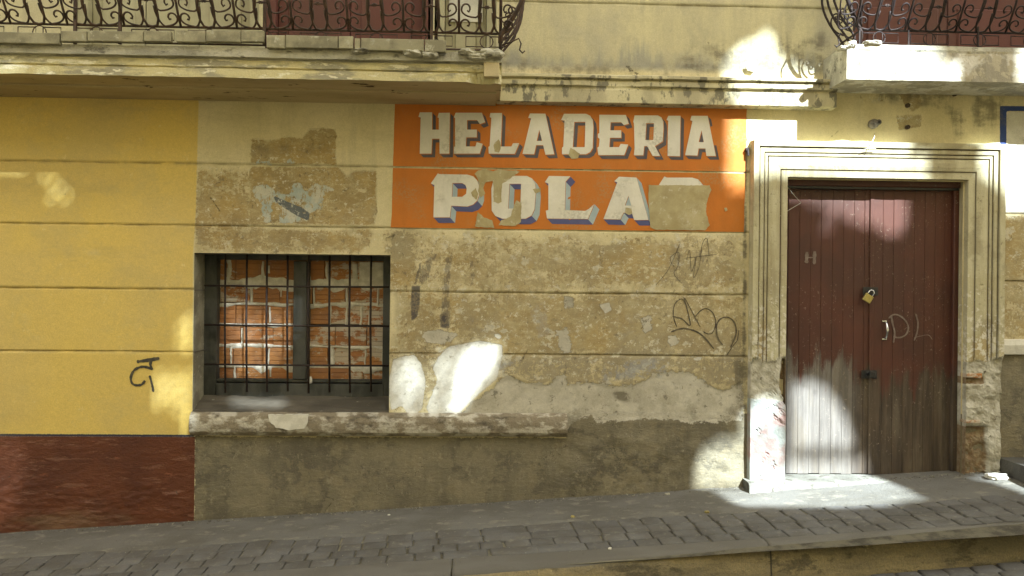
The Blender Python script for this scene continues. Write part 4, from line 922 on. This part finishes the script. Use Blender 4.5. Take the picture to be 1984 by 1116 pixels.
ROW2 = [
 ('P', s7, [(432, 622), (445, 628), (660, 632), (705, 645), (735, 675), (750, 715), (750, 790), (735, 832), (705, 862), (660, 878), (535, 872), (525, 962), (398, 962), (405, 712), (378, 700)], [[(545, 697), (620, 697), (645, 712), (655, 740), (650, 780), (620, 803), (540, 803)]]),
 ('O', s7, [(905, 640), (1120, 642), (1160, 662), (1182, 700), (1188, 760), (1178, 900), (1155, 948), (1110, 972), (930, 972), (875, 950), (848, 910), (845, 740), (860, 680)], [[(985, 703), (1075, 703), (1068, 890), (975, 895)]]),
 ('L', s7, [(1290, 642), (1455, 645), (1418, 685), (1412, 905), (1570, 912), (1600, 895), (1640, 858), (1590, 975), (1275, 970), (1265, 910), (1285, 905), (1285, 700), (1258, 690)], []),
 ('A', s8, [(395, 648), (530, 655), (622, 982), (512, 982), (495, 930), (430, 925), (405, 978), (275, 975), (382, 690), (358, 683)], [[(468, 795), (490, 872), (440, 870)]]),
 ('R', s8, [(745, 646), (765, 655), (960, 655), (1005, 668), (1030, 695), (1040, 716), (700, 716)], []),
]
def letters(rows_, dx, dz, mats, gap):
    for ch, cv, out, holes in rows_:
        P0 = XZ([cv(p) for p in out]); PH = [XZ([cv(p) for p in h]) for h in holes]
        dxm, dzm = dx, dz
        ob = drape('letter', P0, .0052, M['letter'], SG, PH); sub(ob)
        lab = 'letter '+ch
        # painted block shadow: side faces of the extruded letter
        vs = []; fs = []; mi = []; e = 0
        for li, L in enumerate([P0]+PH):
            area = sum(a[0]*b[1]-b[0]*a[1] for a, b in zip(L, L[1:]+L[:1])); sg = 1 if area > 0 else -1
            if li > 0: sg = -sg
            for a, b in zip(L, L[1:]+L[:1]):
                ex, ez = b[0]-a[0], b[1]-a[1]; nx_, nz_ = ez*sg, -ex*sg; ln = math.hypot(nx_, nz_)+1e-9
                if nx_*dxm+nz_*dzm <= 1e-6*ln: continue
                g = gap; y = [wy(*a), wy(*b)]; off = .0026+.00018*(e % 9); e += 1
                q = [(a[0]+dxm*g, y[0]-off, a[1]+dzm*g), (b[0]+dxm*g, y[1]-off, b[1]+dzm*g), (b[0]+dxm, y[1]-off, b[1]+dzm), (a[0]+dxm, y[0]-off, a[1]+dzm)]
                n = len(vs); vs += q; fs.append((n, n+1, n+2, n+3)); mi.append(0 if -nz_/ln > .6 else 1)
            if fs:
                sh = mesh('block_shadow', vs, fs, mats, SG)
                for p, k in zip(sh.data.polygons, mi): p.material_index = k
            vs = []; fs = []; mi = []
px1 = W(1101, 300).x-W(1100, 300).x
letters(ROW1, 7.2*px1, -7.0*px1, [M['slate'], M['slate']], .20)
letters(ROW2, 10*px1, -10.5*px1, [M['navy'], M['sky_blue']], .08)
BARE = [(s7, [(715, 625), (745, 600), (800, 590), (860, 608), (905, 592), (985, 600), (1040, 600), (1065, 612), (1020, 640), (975, 675), (928, 705), (922, 790), (925, 842), (900, 858), (862, 840), (862, 720), (855, 682), (800, 690), (782, 740), (800, 780), (762, 812), (742, 760), (752, 700), (735, 655)]),
        (s7, [(740, 920), (790, 962), (850, 985), (870, 1045), (720, 1035)]), (s7, [(900, 360), (915, 380), (918, 420), (905, 465), (870, 455), (862, 410), (872, 385)]),
        (s7, [(1010, 905), (1035, 830), (1078, 850), (1072, 1000), (1030, 1030), (900, 1022), (920, 985), (990, 960)]), (s7, [(1165, 745), (1225, 735), (1228, 765), (1180, 775)]), (s7, [(690, 770), (725, 735), (745, 780), (730, 830), (700, 800)]),
        (s8, [(20, 425), (50, 440), (92, 470), (80, 505), (30, 512), (5, 480)]), (s8, [(445, 888), (490, 892), (495, 932), (470, 944), (440, 926)]), (s8, [(1208, 890), (1225, 885), (1235, 905), (1215, 918)]),
        (s8, [(622, 712), (760, 714), (1095, 714), (1108, 752), (1095, 775), (1072, 850), (1066, 915), (1085, 1000), (1095, 1020), (1060, 1062), (680, 1058), (635, 1040), (632, 980), (622, 850)])]
for cv, out in BARE: drape('bare_patch', XZ([cv(p) for p in out]), .0066, M['bare'], SG, (), .012, .0022)

# ------------------------------------------------------------------ graffiti and chalk
M['ink'] = flat_mat('faded_black_spray', (.055, .050, .040), (.10, .09, .06), 25)
M['ink2'] = flat_mat('brown_black_marker', (.075, .060, .045), (.16, .13, .08), 18)
M['chalk'] = flat_mat('rubbed_chalk', (.17, .125, .10), (.25, .20, .165), 30)
def strokes(name, label, lst, width, mat, Y=None, off=.0022):
    vs = []; fs = []; kk = 0
    for st_ in lst:
        wdt = width
        if isinstance(st_[0], (int, float)): wdt, st_ = st_[0], st_[1]
        p = [Vector(q) for q in XZ(st_, Y or 0)] if False else [Vector((a, b)) for a, b in XZ(st_, Y or 0)]
        # smooth
        q = []
        for i in range(len(p)-1):
            p0 = p[max(i-1, 0)]; p1 = p[i]; p2 = p[i+1]; p3 = p[min(i+2, len(p)-1)]
            for k in range(6):
                t = k/6; q.append(.5*((2*p1)+(p2-p0)*t+(2*p0-5*p1+4*p2-p3)*t*t+(3*p1-p0-3*p2+p3)*t**3))
        q.append(p[-1]); n0 = len(vs); hw = wdt*px1/2; kk += 1
        for i, c in enumerate(q):
            d = (q[min(i+1, len(q)-1)]-q[max(i-1, 0)]); d = d.normalized() if d.length > 0 else Vector((1, 0)); nn = Vector((-d.y, d.x))
            h = hw*(1+.25*random.uniform(-1, 1))*(.6 if i in (0, len(q)-1) else 1)
            for s in (-1, 1):
                a = c+nn*h*s; y = (wy(a.x, a.y) if Y is None else Y)-off-.0004*kk; vs.append((a.x, y, a.y))
        fs += [(n0+2*i, n0+2*i+1, n0+2*i+3, n0+2*i+2) for i in range(len(q)-1)]
    return mesh(name, vs, fs, mat, None, False, label=label, cat='graffiti')
z5 = lambda L: [(x/2.345, 640+y/2.345) for x, y in L]
strokes('graffiti', 'short dark hooked tag sprayed on the yellow wall', [(6, z5([(622, 143), (670, 136), (725, 127)])), (5, z5([(690, 135), (684, 155), (692, 180)])), (4.5, z5([(690, 175), (650, 165), (612, 180), (595, 215), (605, 245), (640, 248), (660, 228)])), (4, z5([(680, 205), (690, 240), (698, 280)]))], 5, M['ink'])
z2 = lambda L: [(1080+x/2.6575, 440+y/2.6575) for x, y in L]
strokes('graffiti', 'looping black marker tag on the ochre plaster left of the doorway', [(3, z2([(583, 540), (640, 522), (700, 532), (750, 562), (805, 627)])), (1.6, z2([(615, 515), (596, 455), (605, 395), (640, 370), (660, 400)])),
    (2.4, z2([(593, 460), (640, 472), (682, 507), (672, 440), (650, 362)])), (1.5, z2([(655, 365), (690, 430), (735, 515)])), (2, z2([(705, 465), (735, 432), (765, 420), (798, 440), (815, 490), (800, 540), (775, 550), (750, 538)])),
    (2.8, z2([(850, 607), (825, 570), (818, 510), (840, 472), (880, 465), (912, 495), (918, 550), (890, 620)])), (1.6, z2([(932, 530), (925, 580), (900, 615), (870, 660)]))], 2, M['ink2'])
strokes('graffiti', 'thin faint scribble high on the ochre plaster beneath the orange sign', [(1, z2([(505, 300), (560, 235), (590, 180), (630, 85)])), (1, z2([(600, 205), (580, 160), (625, 130), (620, 200), (600, 240), (640, 290)])), (1, z2([(665, 170), (680, 120), (690, 230), (715, 150), (700, 260), (730, 200), (745, 90), (770, 60), (780, 150)])), (1, z2([(660, 160), (820, 140)]))], 1, M['ink2'])
zd = lambda L: [(1620+x/4.85, 530+y/4.85) for x, y in L]
strokes('graffiti', 'rubbed chalk letters D L on the maroon door beside the handle', [(3.5, zd([(515, 400), (530, 480), (548, 560), (535, 650)])), (3, zd([(490, 420), (540, 385), (600, 400), (655, 450), (675, 510), (655, 570), (600, 600), (550, 598)])), (3, zd([(745, 378), (765, 460), (758, 550), (728, 630)])), (1.5, zd([(735, 600), (800, 585), (865, 578), (900, 620)]))], 3, M['chalk'], Y=YD, off=.004)
strokes('graffiti', 'small pale scratched mark on the upper left part of the maroon door', [(7, [(1563, 488), (1562, 510)]), (7, [(1578, 487), (1577, 512)]), (2.5, [(1562, 499), (1578, 499)])], 6, M['chalk'], Y=YD+.006, off=.004)

# ------------------------------------------------------------------ pavement
def gp(x, y, dz=0): return (x, y, gz(x, y)+dz)
PAV = None
def gridground(name, x0, x1, y0, y1, nx, ny, mat, dz, amp, seed, parent=None, edge0=None, **pr):
    vs = []
    for j in range(ny+1):
        for i in range(nx+1):
            x = x0+(x1-x0)*i/nx; y = y0+(y1-y0)*j/ny
            if edge0 and j == 0: y += edge0(x)
            ez = -.010 if (edge0 and j == 0) else 0
            vs.append((x, y, GA+GB*x+GS*min(y, 0)+dz+ez+float(fbm(x, y, 2.5, 4, seed))*amp))
    return mesh(name, vs, [(j*(nx+1)+i, j*(nx+1)+i+1, (j+1)*(nx+1)+i+1, (j+1)*(nx+1)+i) for j in range(ny) for i in range(nx)], mat, parent, True, **pr)
PAV = gridground('pavement', -6, 7, -1.12, .3, 200, 20, M['joint'], -.011, .005, 3, kind='structure'); BASE[PAV.name] = (0, 0, 0)
t = NT('joint_sand_dark_right'); jm = t.mix(t.st(t.noise(5, 6, .7), .4, .6), (.15, .135, .095), (.06, .053, .04)); jl = t.mix(t.st(t.noise(4, 6, .7), .4, .62), (.26, .235, .165), (.13, .115, .08))
PAV.data.materials[0] = t.done(t.mix(t.st(t.add(t.z()[0], t.mul(t.noise(2, 4), .8)), .9, 1.7), jl, jm), .9, t.noise(60, 6, .7), 1.0, .01)  # joint sand gets darker towards the right
YS = -.49; YK = -.955
gridground('cement_strip', -6, 7, YS, .12, 430, 20, M['strip'], .005, .004, 5, PAV, edge0=lambda x: float(fbm(x, 0, 2.6, 4, 12))*.045-(.02 if x > 1.9 else 0))
def skew(x): return -.12+.045*min(max((x+.9)/1.5, 0), 1)*0 + (.13 if x < -1.0 else (.13-(x+1.0)*.10 if x < 0 else .03))
def prism(name, quad, zt_, th, mat, parent, bev=.008, dome=.003):
    """quad: 4 ground points (x, y); worn bevelled top following the slope"""
    c = (sum(p[0] for p in quad)/4, sum(p[1] for p in quad)/4)
    def ins(p, k): L = math.hypot(c[0]-p[0], c[1]-p[1])+1e-9; return (p[0]+(c[0]-p[0])/L*k, p[1]+(c[1]-p[1])/L*k)
    n = len(quad)
    r0 = [(p[0], p[1], GA+GB*p[0]+GS*p[1]+zt_-th) for p in quad]; r1 = [(p[0], p[1], GA+GB*p[0]+GS*p[1]+zt_-bev) for p in quad]
    r2 = [(*ins(p, bev*.8), 0) for p in quad]; r2 = [(a, b, GA+GB*a+GS*b+zt_-bev*.25) for a, b, _ in r2]
    r3 = [(*ins(p, bev*3), 0) for p in quad]; r3 = [(a, b, GA+GB*a+GS*b+zt_+dome*.6) for a, b, _ in r3]
    vs = r0+r1+r2+r3; f = []
    for k in range(3):
        for i in range(n): f.append((k*n+i, k*n+(i+1) % n, (k+1)*n+(i+1) % n, (k+1)*n+i))
    f.append(tuple(3*n+i for i in range(n)))
    return mesh(name, vs, f, mat, parent, True)
ys = [YS-.002, YS-.118, YS-.236, YS-.352, YK+.004]
ys = np.linspace(YS-.004, YK+.006, 5)
COLS = [-4.6]
while COLS[-1] < 4.7: COLS.append(COLS[-1]+random.uniform(.138, .166))
for r in range(4):
    ya, yb = ys[r]-.0015, ys[r+1]+.003
    for ci, (xa, xb) in enumerate(zip(COLS[:-1], COLS[1:])):
        big = -.40 < xa < .45
        if big and ci % 2 == 1 and r in (0, 1, 3): continue
        if big and ci % 2 == 0 and r in (0, 1, 3) and ci+2 < len(COLS): xb = COLS[ci+2]
        off = [0, .012, -.02, .03][r]*(1 if xa < 0 else .4)
        j = lambda: random.uniform(-.0035, .0035); g = random.choice([.0025, .004, .006, .003]); jj = [j() for _ in range(8)]
        def sx(yv): return (YS-yv)*skew((xa+xb)/2)
        y0_ = ya if r else YS+.05
        q = [(xa+off+g-sx(yb)+jj[0], yb+jj[1]*.6), (xb+off-g-(.006 if xa > .9 else 0)-sx(yb)+jj[2], yb+jj[3]*.6), (xb+off-g-(.006 if xa > .9 else 0)-sx(y0_)+jj[4], y0_+jj[5]*.5), (xa+off+g-sx(y0_)+jj[6], y0_+jj[7]*.5)]
        prism('paver', q, random.uniform(-.002, .004)-(.004 if r == 0 else 0), .03, M['sett'], PAV, random.uniform(.004, .007), .002)
# kerb
def kerb_edge(x): return -1.175+.055*(x+.2)*(1 if x > -.2 else .3)
ks = [-6, -4.1, X(-30, 1090, -1.2)-.3, X(300, 1100, -1.2), -.16, 1.66, 3.2, 5.2, 7]
ks = [-6, -4.5, -3.0, -1.6, -.17, 1.70, 3.9, 5.4, 7]
KH = .205
for a, b in zip(ks[:-1], ks[1:]):
    n = int((b-a)/.025); xs = np.linspace(a+.004, b-.004, n); vs = []
    for x in xs:
        e = kerb_edge(x); r = float(fbm(x, 0, 3.5, 5, 44))*.012; r2 = float(fbm(x, 1, 9, 4, 45))*.012; r3 = float(fbm(x, 7, 6, 4, 46))*.014
        for (y, dz) in [(YK+.002, .0), (e+.05, .002+r*.1), (e+.028+r*.4, -.004+r2*.3), (e+.008+r, -.022+r2*.5), (e-.004+r2, -.05), (e-.010+r3, -.09), (e-.014+r2*.8+r, -.13), (e-.02+r3, -KH), (e-.02, -KH-.1)]:
            vs.append((x, y, GA+GB*x+GS*y+dz))
    m = 9; f = [(i*m+k, (i+1)*m+k, (i+1)*m+k+1, i*m+k+1) for i in range(n-1) for k in range(m-1)]+[tuple(range(m)), tuple((n-1)*m+k for k in range(m))[::-1]]
    o = mesh('kerb_stone', vs, f, [M['kerbtop'], M['kerb']], PAV, True)
    for p in o.data.polygons:
        k = p.index % (m-1); p.material_index = 0 if k <= 2 else 1
# road: bedding sheet to the far ends of the street, with setts where it shows
RZ = -KH-.012
vs = []; xsr = list(np.linspace(-60, 60, 41)); ysr = [-60, -30, -16, -9, -5, -3, -1.6, -1.0]
for y in ysr:
    for x in xsr: vs.append((x, y, GA+GB*x+GS*(-1.15)+RZ))
n = len(xsr)
ROAD = mesh('road', vs, [(j*n+i, j*n+i+1, (j+1)*n+i+1, (j+1)*n+i) for j in range(len(ysr)-1) for i in range(n-1)], M['road'], None, kind='structure'); BASE[ROAD.name] = (0, 0, 0)
for r in range(5):
    x = .6+r*.06
    while x < 4.2:
        wd = random.uniform(.13, .19); ya = kerb_edge(x)-.035-r*.125; yb = ya-.115; j = lambda: random.uniform(-.008, .008)
        q = [(x+.006+j(), yb+j()), (x+wd-.006+j(), yb+j()), (x+wd-.006+j(), ya+j()), (x+.006+j(), ya+j())]
        # the road does not share the pavement's cross fall
        o = prism('sett', q, RZ+.014+random.uniform(-.003, .004)+GS*(-1.15-(ya+yb)/2), .05, M['sett'], ROAD, .01, .004)
        x += wd
# doorstep slab
zs_ = Z(1600, 919, YD)-.002
dx0, dx1 = X(1447, 935, -.10), X(1800, 920, -.1)
M['step'] = plain('pale_worn_step', (.23, .225, .19), (.16, .155, .13), 5, c3=(.11, .10, .08), s3=12, lo3=.54, hi3=.62, bump=1.0, dist=.008)
vs = []; n = 60
for i in range(n+1):
    x = dx0+(dx1-dx0)*i/n; r = float(fbm(x, 0, 5, 4, 55))*.012; yy = -.15+.05*(i/n)+r; rd = float(fbm(x, 2, 7, 4, 56))*.006; top = min(zs_, zs_)
    for (y, z) in [(.12, zs_), (-.06, zs_-.002+rd*.4), (yy+.02, zs_-.004+rd), (yy, zs_-.018+rd), (yy-.012, gz(x, yy)-.04)]: vs.append((x, y, z))
mesh('doorstep', vs, [(i*5+k, (i+1)*5+k, (i+1)*5+k+1, i*5+k+1) for i in range(n) for k in range(4)]+[(0, 1, 2, 3, 4)[::-1]], M['step'], BLD, True)
# neighbouring step at the right edge
p = G(1950, 935); ST = MB().box(X(1931, 890, 0), 5.5, -.85, .02, gz(3.6, -.2)-.3, Z(1935, 884, 0), .02, .008)
M['dark_step'] = plain('dark_step_stone', (.10, .095, .08), (.075, .07, .06), 5, bump=.7, dist=.008)
ST.build('stone_step', M['dark_step'], None, label='dark stone doorstep block at the right end of the pavement', cat='step')

# ------------------------------------------------------------------ small things
def stone(px, py, r, mat, label, seed, cat='stone', grp=None, flat=.6):
    g = G(px, py); z = gz(g.x, g.y)
    kw = dict(label=label, cat=cat)
    if grp: kw['group'] = grp
    o = rock('stone' if cat == 'stone' else cat, (g.x, g.y, z+r*flat*.7), (r, r*.8, r*flat), mat, None, seed, 8, **kw); return o
M['yellow_stone'] = plain('yellow_pebble', (.42, .34, .12), (.3, .25, .1), 30)
stone(1930, 928, .070, M['whitepatch'], 'pale flat stone lying against the dark doorstep at the right', 3, flat=.35)
stone(1110, 1003, .014, M['yellow_stone'], 'yellow pebble at the edge of the cement strip below the peeling wall', 5)
stone(1370, 994, .014, M['yellow_stone'], 'yellow pebble on the pavers left of the sunlit patch', 6)
stone(1293, 960, .018, M['slab_grey'], 'small grey chip on the cement strip near the wall foot', 7)
stone(754, 999, .010, M['whitepatch'], 'tiny white chip on the cement strip under the window', 8)
stone(1182, 1064, .010, M['whitepatch'], 'tiny white chip lying by the kerb', 9)
# wall fixtures above the door
FX = thing('pipe_end', 'round grey porcelain pipe end sticking out above the doorway', 'fixture', tuple(W(1690, 241)))
q = W(1690, 241)
MB().tube([(q.x, 0.0, q.z), (q.x, -.03, q.z), (q.x, -.05, q.z)], [.034, .034, .028], 16).build('collar', M['ceramic'], FX, True)
MB().tube([(q.x+.004, -.04, q.z), (q.x+.008, -.085, q.z)], [.02, .02], 14).build('nozzle', M['ceramic'], FX, True)
MB().tube([(q.x+.0085, -.0855, q.z), (q.x+.0085, -.0875, q.z)], .011, 12).build('bore', M['black'], FX)
for (a, b, lb) in ((1757, 247, 'rusty wall bolt just above the middle of the door frame'), (1757, 205, 'rusty wall bolt in a peeled ochre patch under the right balcony'), (1848, 183, 'dark bolt under the right balcony slab')):
    p = W(a, b); MB().tube([(p.x, .0, p.z), (p.x, -.02, p.z), (p.x, -.022, p.z)], [.016, .016, .008], 10).tube([(p.x, -.02, p.z), (p.x, -.038, p.z)], .007, 8).build('bolt', M['iron'], None, label=lb, cat='bolt')
p = [W(1695, 258, -.01), W(1694, 266, -.05), W(1690, 274, -.09), W(1685, 284, -.092), W(1682, 292, -.088)]
MB().tube(p, .003, 5).tube([W(1672, 290, -.092), W(1682, 287, -.094), W(1697, 288, -.092)], .0025, 5).build('string', M['thread'], None, True, label='loose pale string hanging on the top of the door surround', cat='string')
MB().tube([W(1526, 362, .06), W(1540, 380, .03), W(1552, 393, .0), W(1530, 406, -.03), W(1508, 421, -.055)], .0017, 5).build('wire', M['thread'], None, True, label='thin bent wire across the top left corner of the door', cat='wire')
p = W(1446, 290)
MB().tube([(p.x, .0, p.z), (p.x, -.03, p.z)], .014, 8).tube([(p.x, -.025, p.z), (p.x+.006, -.03, p.z-.05)], .009, 7).build('hinge_pin', M['iron_dark'], None, label='small rusty hinge pin at the right edge of the orange sign', cat='hinge')
p = W(1450, 134)
sheet('flake', XZ([(1443, 128), (1450, 127), (1464, 134), (1460, 139), (1448, 137)], -.02), -.03, M['slab_grey'], None, .002, .01, th=.012, label='grey flake of plaster peeling above the cornice', cat='flake')
p = W(599, 737, .17); rock('paper_scrap', (p.x, .20, p.z), (.018, .012, .024), M['whitepatch'], None, 15, 8, label='crumpled white scrap stuck at the foot of the window grille', cat='paper')

# ------------------------------------------------------------------ unseen house added opposite, its upper wall pierced to shape the sun patches
YO = -8.5
def proj(p): t = (p.y-YO)/1.0; return (p.x+SUN.x*t, p.z+SUN.z*t)
def pw(pts, Y=0.0): return [proj(W(a, b, Y)) for a, b in pts]
def pg(pts): return [proj(G(a, b)) for a, b in pts]
LIT = [
 (1.0, pw([(1402, 145), (1404, 120), (1425, 95), (1462, 80), (1482, 66), (1497, 78), (1507, 112), (1545, 132), (1600, 140), (1640, 150), (1640, 215), (1400, 215)])),
 (1.0, pw([(1432, 150), (1600, 150), (1600, 205), (1432, 205)], -.1)),
 (1.0, pw([(1588, 175), (1649, 172), (1672, 195), (1710, 225), (1726, 262), (1586, 262)])),
 (1.0, pw([(1415, 210), (1600, 215), (1650, 240), (1755, 240), (1748, 300), (1738, 345), (1700, 352), (1640, 348), (1512, 344), (1450, 352), (1416, 340), (1418, 300)], -.02)),
 (.45, pw([(1416, 330), (1450, 340), (1450, 368), (1418, 368)])),
 (.8, pw([(1592, 345), (1700, 345), (1752, 350), (1755, 425), (1748, 455), (1725, 455), (1695, 440), (1600, 405)], YD)),
 (.4, pw([(1525, 345), (1600, 345), (1600, 400), (1530, 372)], YD)), (.45, pw([(1568, 375), (1592, 372), (1592, 402), (1570, 402)], YD)), (.3, pw([(1595, 418), (1618, 415), (1618, 445), (1598, 445)], YD)),
 (1.0, pw([(1888, 240), (2150, 240), (2150, 330), (2010, 395), (1950, 400), (1935, 372), (1895, 335)], -.04)),
 (1.0, pw([(1975, 90), (2050, 90), (2050, 170), (1975, 170)], YR)),
 (.3, pw([(772, 700), (800, 690), (820, 715), (818, 750), (790, 770), (765, 745)])), (.1, pw([(757, 760), (815, 760), (800, 800), (757, 795)])),
 (.7, pw([(905, 676), (970, 668), (955, 700), (930, 735), (900, 785), (875, 802), (880, 750), (890, 715)])), (.15, pw([(865, 668), (975, 660), (965, 720), (940, 755), (900, 795), (850, 810), (855, 740)])), (.2, pw([(835, 690), (875, 668), (866, 720), (850, 750), (845, 808), (826, 800)])),
 (.15, pw([(58, 328), (100, 325), (112, 345), (140, 362), (140, 386), (95, 382), (86, 355)])), (.18, pw([(345, 615), (374, 610), (374, 680), (345, 680)])), (.18, pw([(300, 730), (330, 715), (374, 720), (374, 835), (355, 840), (345, 790), (305, 785)])),
 (.15, pw([(-200, 850), (45, 850), (40, 930), (15, 1015), (-200, 1020)])), (.3, pw([(-200, 120), (45, 120), (45, 140), (-200, 140)], YB)),
 (.1, pw([(440, 590), (580, 610), (560, 680), (520, 730), (450, 735)], YI)), (.3, pw([(470, 630), (490, 640), (480, 680), (465, 670)], YI)), (.4, pw([(455, 752), (560, 752), (545, 800), (450, 800)], .08)),
 (.9, pw([(1449, 800), (1470, 778), (1502, 768), (1512, 800), (1512, 835), (1449, 832)], -.05)), (.35, pw([(1449, 832), (1512, 835), (1512, 858), (1449, 852)], -.05)), (.8, pw([(1449, 850), (1512, 856), (1514, 930), (1447, 945)], -.05)),
 (.8, pw([(1348, 905), (1360, 870), (1395, 850), (1442, 855), (1442, 880), (1360, 925)])), (1.0, pw([(1350, 945), (1348, 905), (1375, 875), (1446, 872), (1446, 950)])),
 (.95, pw([(1540, 745), (1565, 738), (1600, 752), (1640, 812), (1662, 872), (1541, 872)], YD)), (1.0, pw([(1560, 740), (1590, 748), (1590, 860), (1545, 860)], YD)), (.35, pw([(1524, 885), (1540, 870), (1540, 740), (1527, 745)], YD)),
 (1.0, pw([(1524, 886), (1672, 886), (1682, 925), (1524, 925)], YD)), (.12, pw([(1540, 868), (1662, 868), (1672, 890), (1540, 890)], YD)),
 (1.0, pg([(1382, 952), (1445, 948), (1520, 925), (1620, 921), (1690, 924), (1745, 945), (1785, 966), (1700, 980), (1620, 983), (1430, 981)])),
 (1.0, pg([(1900, 922), (1950, 925), (2050, 958), (2050, 975), (1984, 956), (1930, 938)])), (.8, pw([(1905, 915), (1960, 910), (1960, 935), (1905, 930)], -.2)),
]
cell = .025
X0, X1, Z0, Z1 = -.6, 9.8, 7.0, 11.8
nX, nZ = int(round((X1-X0)/cell)), int(round((Z1-Z0)/cell)); X1 = X0+nX*cell; Z1 = Z0+nZ*cell
CX, CZ = np.meshgrid(X0+cell*(np.arange(nX)+.5), Z0+cell*(np.arange(nZ)+.5))
cov = np.zeros(CX.shape)
for a, q in LIT:
    s_ = sdf(q, CX, CZ) > 0; cov = np.where(s_, np.maximum(cov, a), cov) if a != .12 else np.where(s_, .12, cov)
by = np.array([[0, 8, 2, 10], [12, 4, 14, 6], [3, 11, 1, 9], [15, 7, 13, 5]])/16+1/32
thr = np.tile(by, (nZ//4+1, nX//4+1))[:nZ, :nX]
openc = cov > thr
TH = .10
gi, gj = np.meshgrid(np.arange(nX+1), np.arange(nZ+1)); vs = []
for l in (0, 1): vs.append(np.stack([X0+gi*cell+SUN.x*TH*l, np.full(gi.shape, YO-TH*l), Z0+gj*cell+SUN.z*TH*l], -1).reshape(-1, 3))
vs = np.concatenate(vs); N0 = (nX+1)*(nZ+1); fs = []
I, J = np.meshgrid(np.arange(nX), np.arange(nZ)); ix = lambda i, j, l: l*N0+j*(nX+1)+i
sol = ~openc
for l in (0, 1): fs.append(np.stack([ix(I, J, l), ix(I+1, J, l), ix(I+1, J+1, l), ix(I, J+1, l)], -1)[sol])
b = openc[:, 1:] ^ openc[:, :-1]; i_, j_ = I[:, 1:][b], J[:, 1:][b]; fs.append(np.stack([ix(i_, j_, 0), ix(i_, j_+1, 0), ix(i_, j_+1, 1), ix(i_, j_, 1)], -1))
b = openc[1:, :] ^ openc[:-1, :]; i_, j_ = I[1:, :][b], J[1:, :][b]; fs.append(np.stack([ix(i_, j_, 0), ix(i_+1, j_, 0), ix(i_+1, j_, 1), ix(i_, j_, 1)], -1))
vs = vs.tolist(); fs = np.concatenate(fs).tolist()
OPP = thing('sun_blocking_house', 'tall ochre house across the narrow street, added out of view, its upper wall pierced to shape the sun patches', 'building', (4, YO, 0))
mesh('sun_mask_wall', vs, fs, M['across'], OPP)
MB().box(-25, 28, YO, YO-.25, -3, Z0).build('wall', M['across'], OPP)
MB().box(X0, X1, YO, YO-.1, Z1, 12.0).build('wall', M['across'], OPP)
MB().box(-4.5, X0, YO, YO-.25, Z0, 12.0).build('wall', M['across'], OPP)
MB().box(X1, 14, YO, YO-.25, Z0, 12.0).build('wall', M['across'], OPP)

# loose grit gathered along the wall foot, in the joints and against the kerb
gv = []; gf = []
def grain(x, y, r, up=0.0):
    z = gz(x, y)+up+r*.4; n = len(gv); a = random.uniform(0, 6.28); k = [random.uniform(.6, 1.3)*r for _ in range(6)]
    gv.extend([(x+k[0]*math.cos(a), y+k[0]*math.sin(a), z), (x-k[1]*math.sin(a), y+k[1]*math.cos(a), z), (x-k[2]*math.cos(a), y-k[2]*math.sin(a), z), (x+k[3]*math.sin(a), y-k[3]*math.cos(a), z), (x, y, z+k[4]*.7), (x, y, z-k[5]*.7)])
    for i in range(4): gf.extend([(n+i, n+(i+1) % 4, n+4), (n+(i+1) % 4, n+i, n+5)])
for _ in range(2600):
    x = random.uniform(-4.2, 4.4); d = float(vnoise(np.array([x*2.1]), np.array([3.3]))[0])
    if random.random() > d*1.3: continue
    grain(x, -.012-abs(random.gauss(0, .035)), random.choice([.0025, .003, .004, .005, .007]), .006)
for _ in range(1500):
    x = random.uniform(-4.2, 4.4); grain(x, random.uniform(-1.05, -.05), random.choice([.0015, .002, .003, .004]), .005)
M['grit'] = plain('grit_and_dust', (.20, .185, .14), (.11, .10, .08), 30, c3=(.40, .37, .29), s3=40, lo3=.55, hi3=.6)
mesh('grit', gv, gf, M['grit'], None, False, kind='stuff', label='loose grit and plaster crumbs along the foot of the wall and over the pavement', cat='grit')
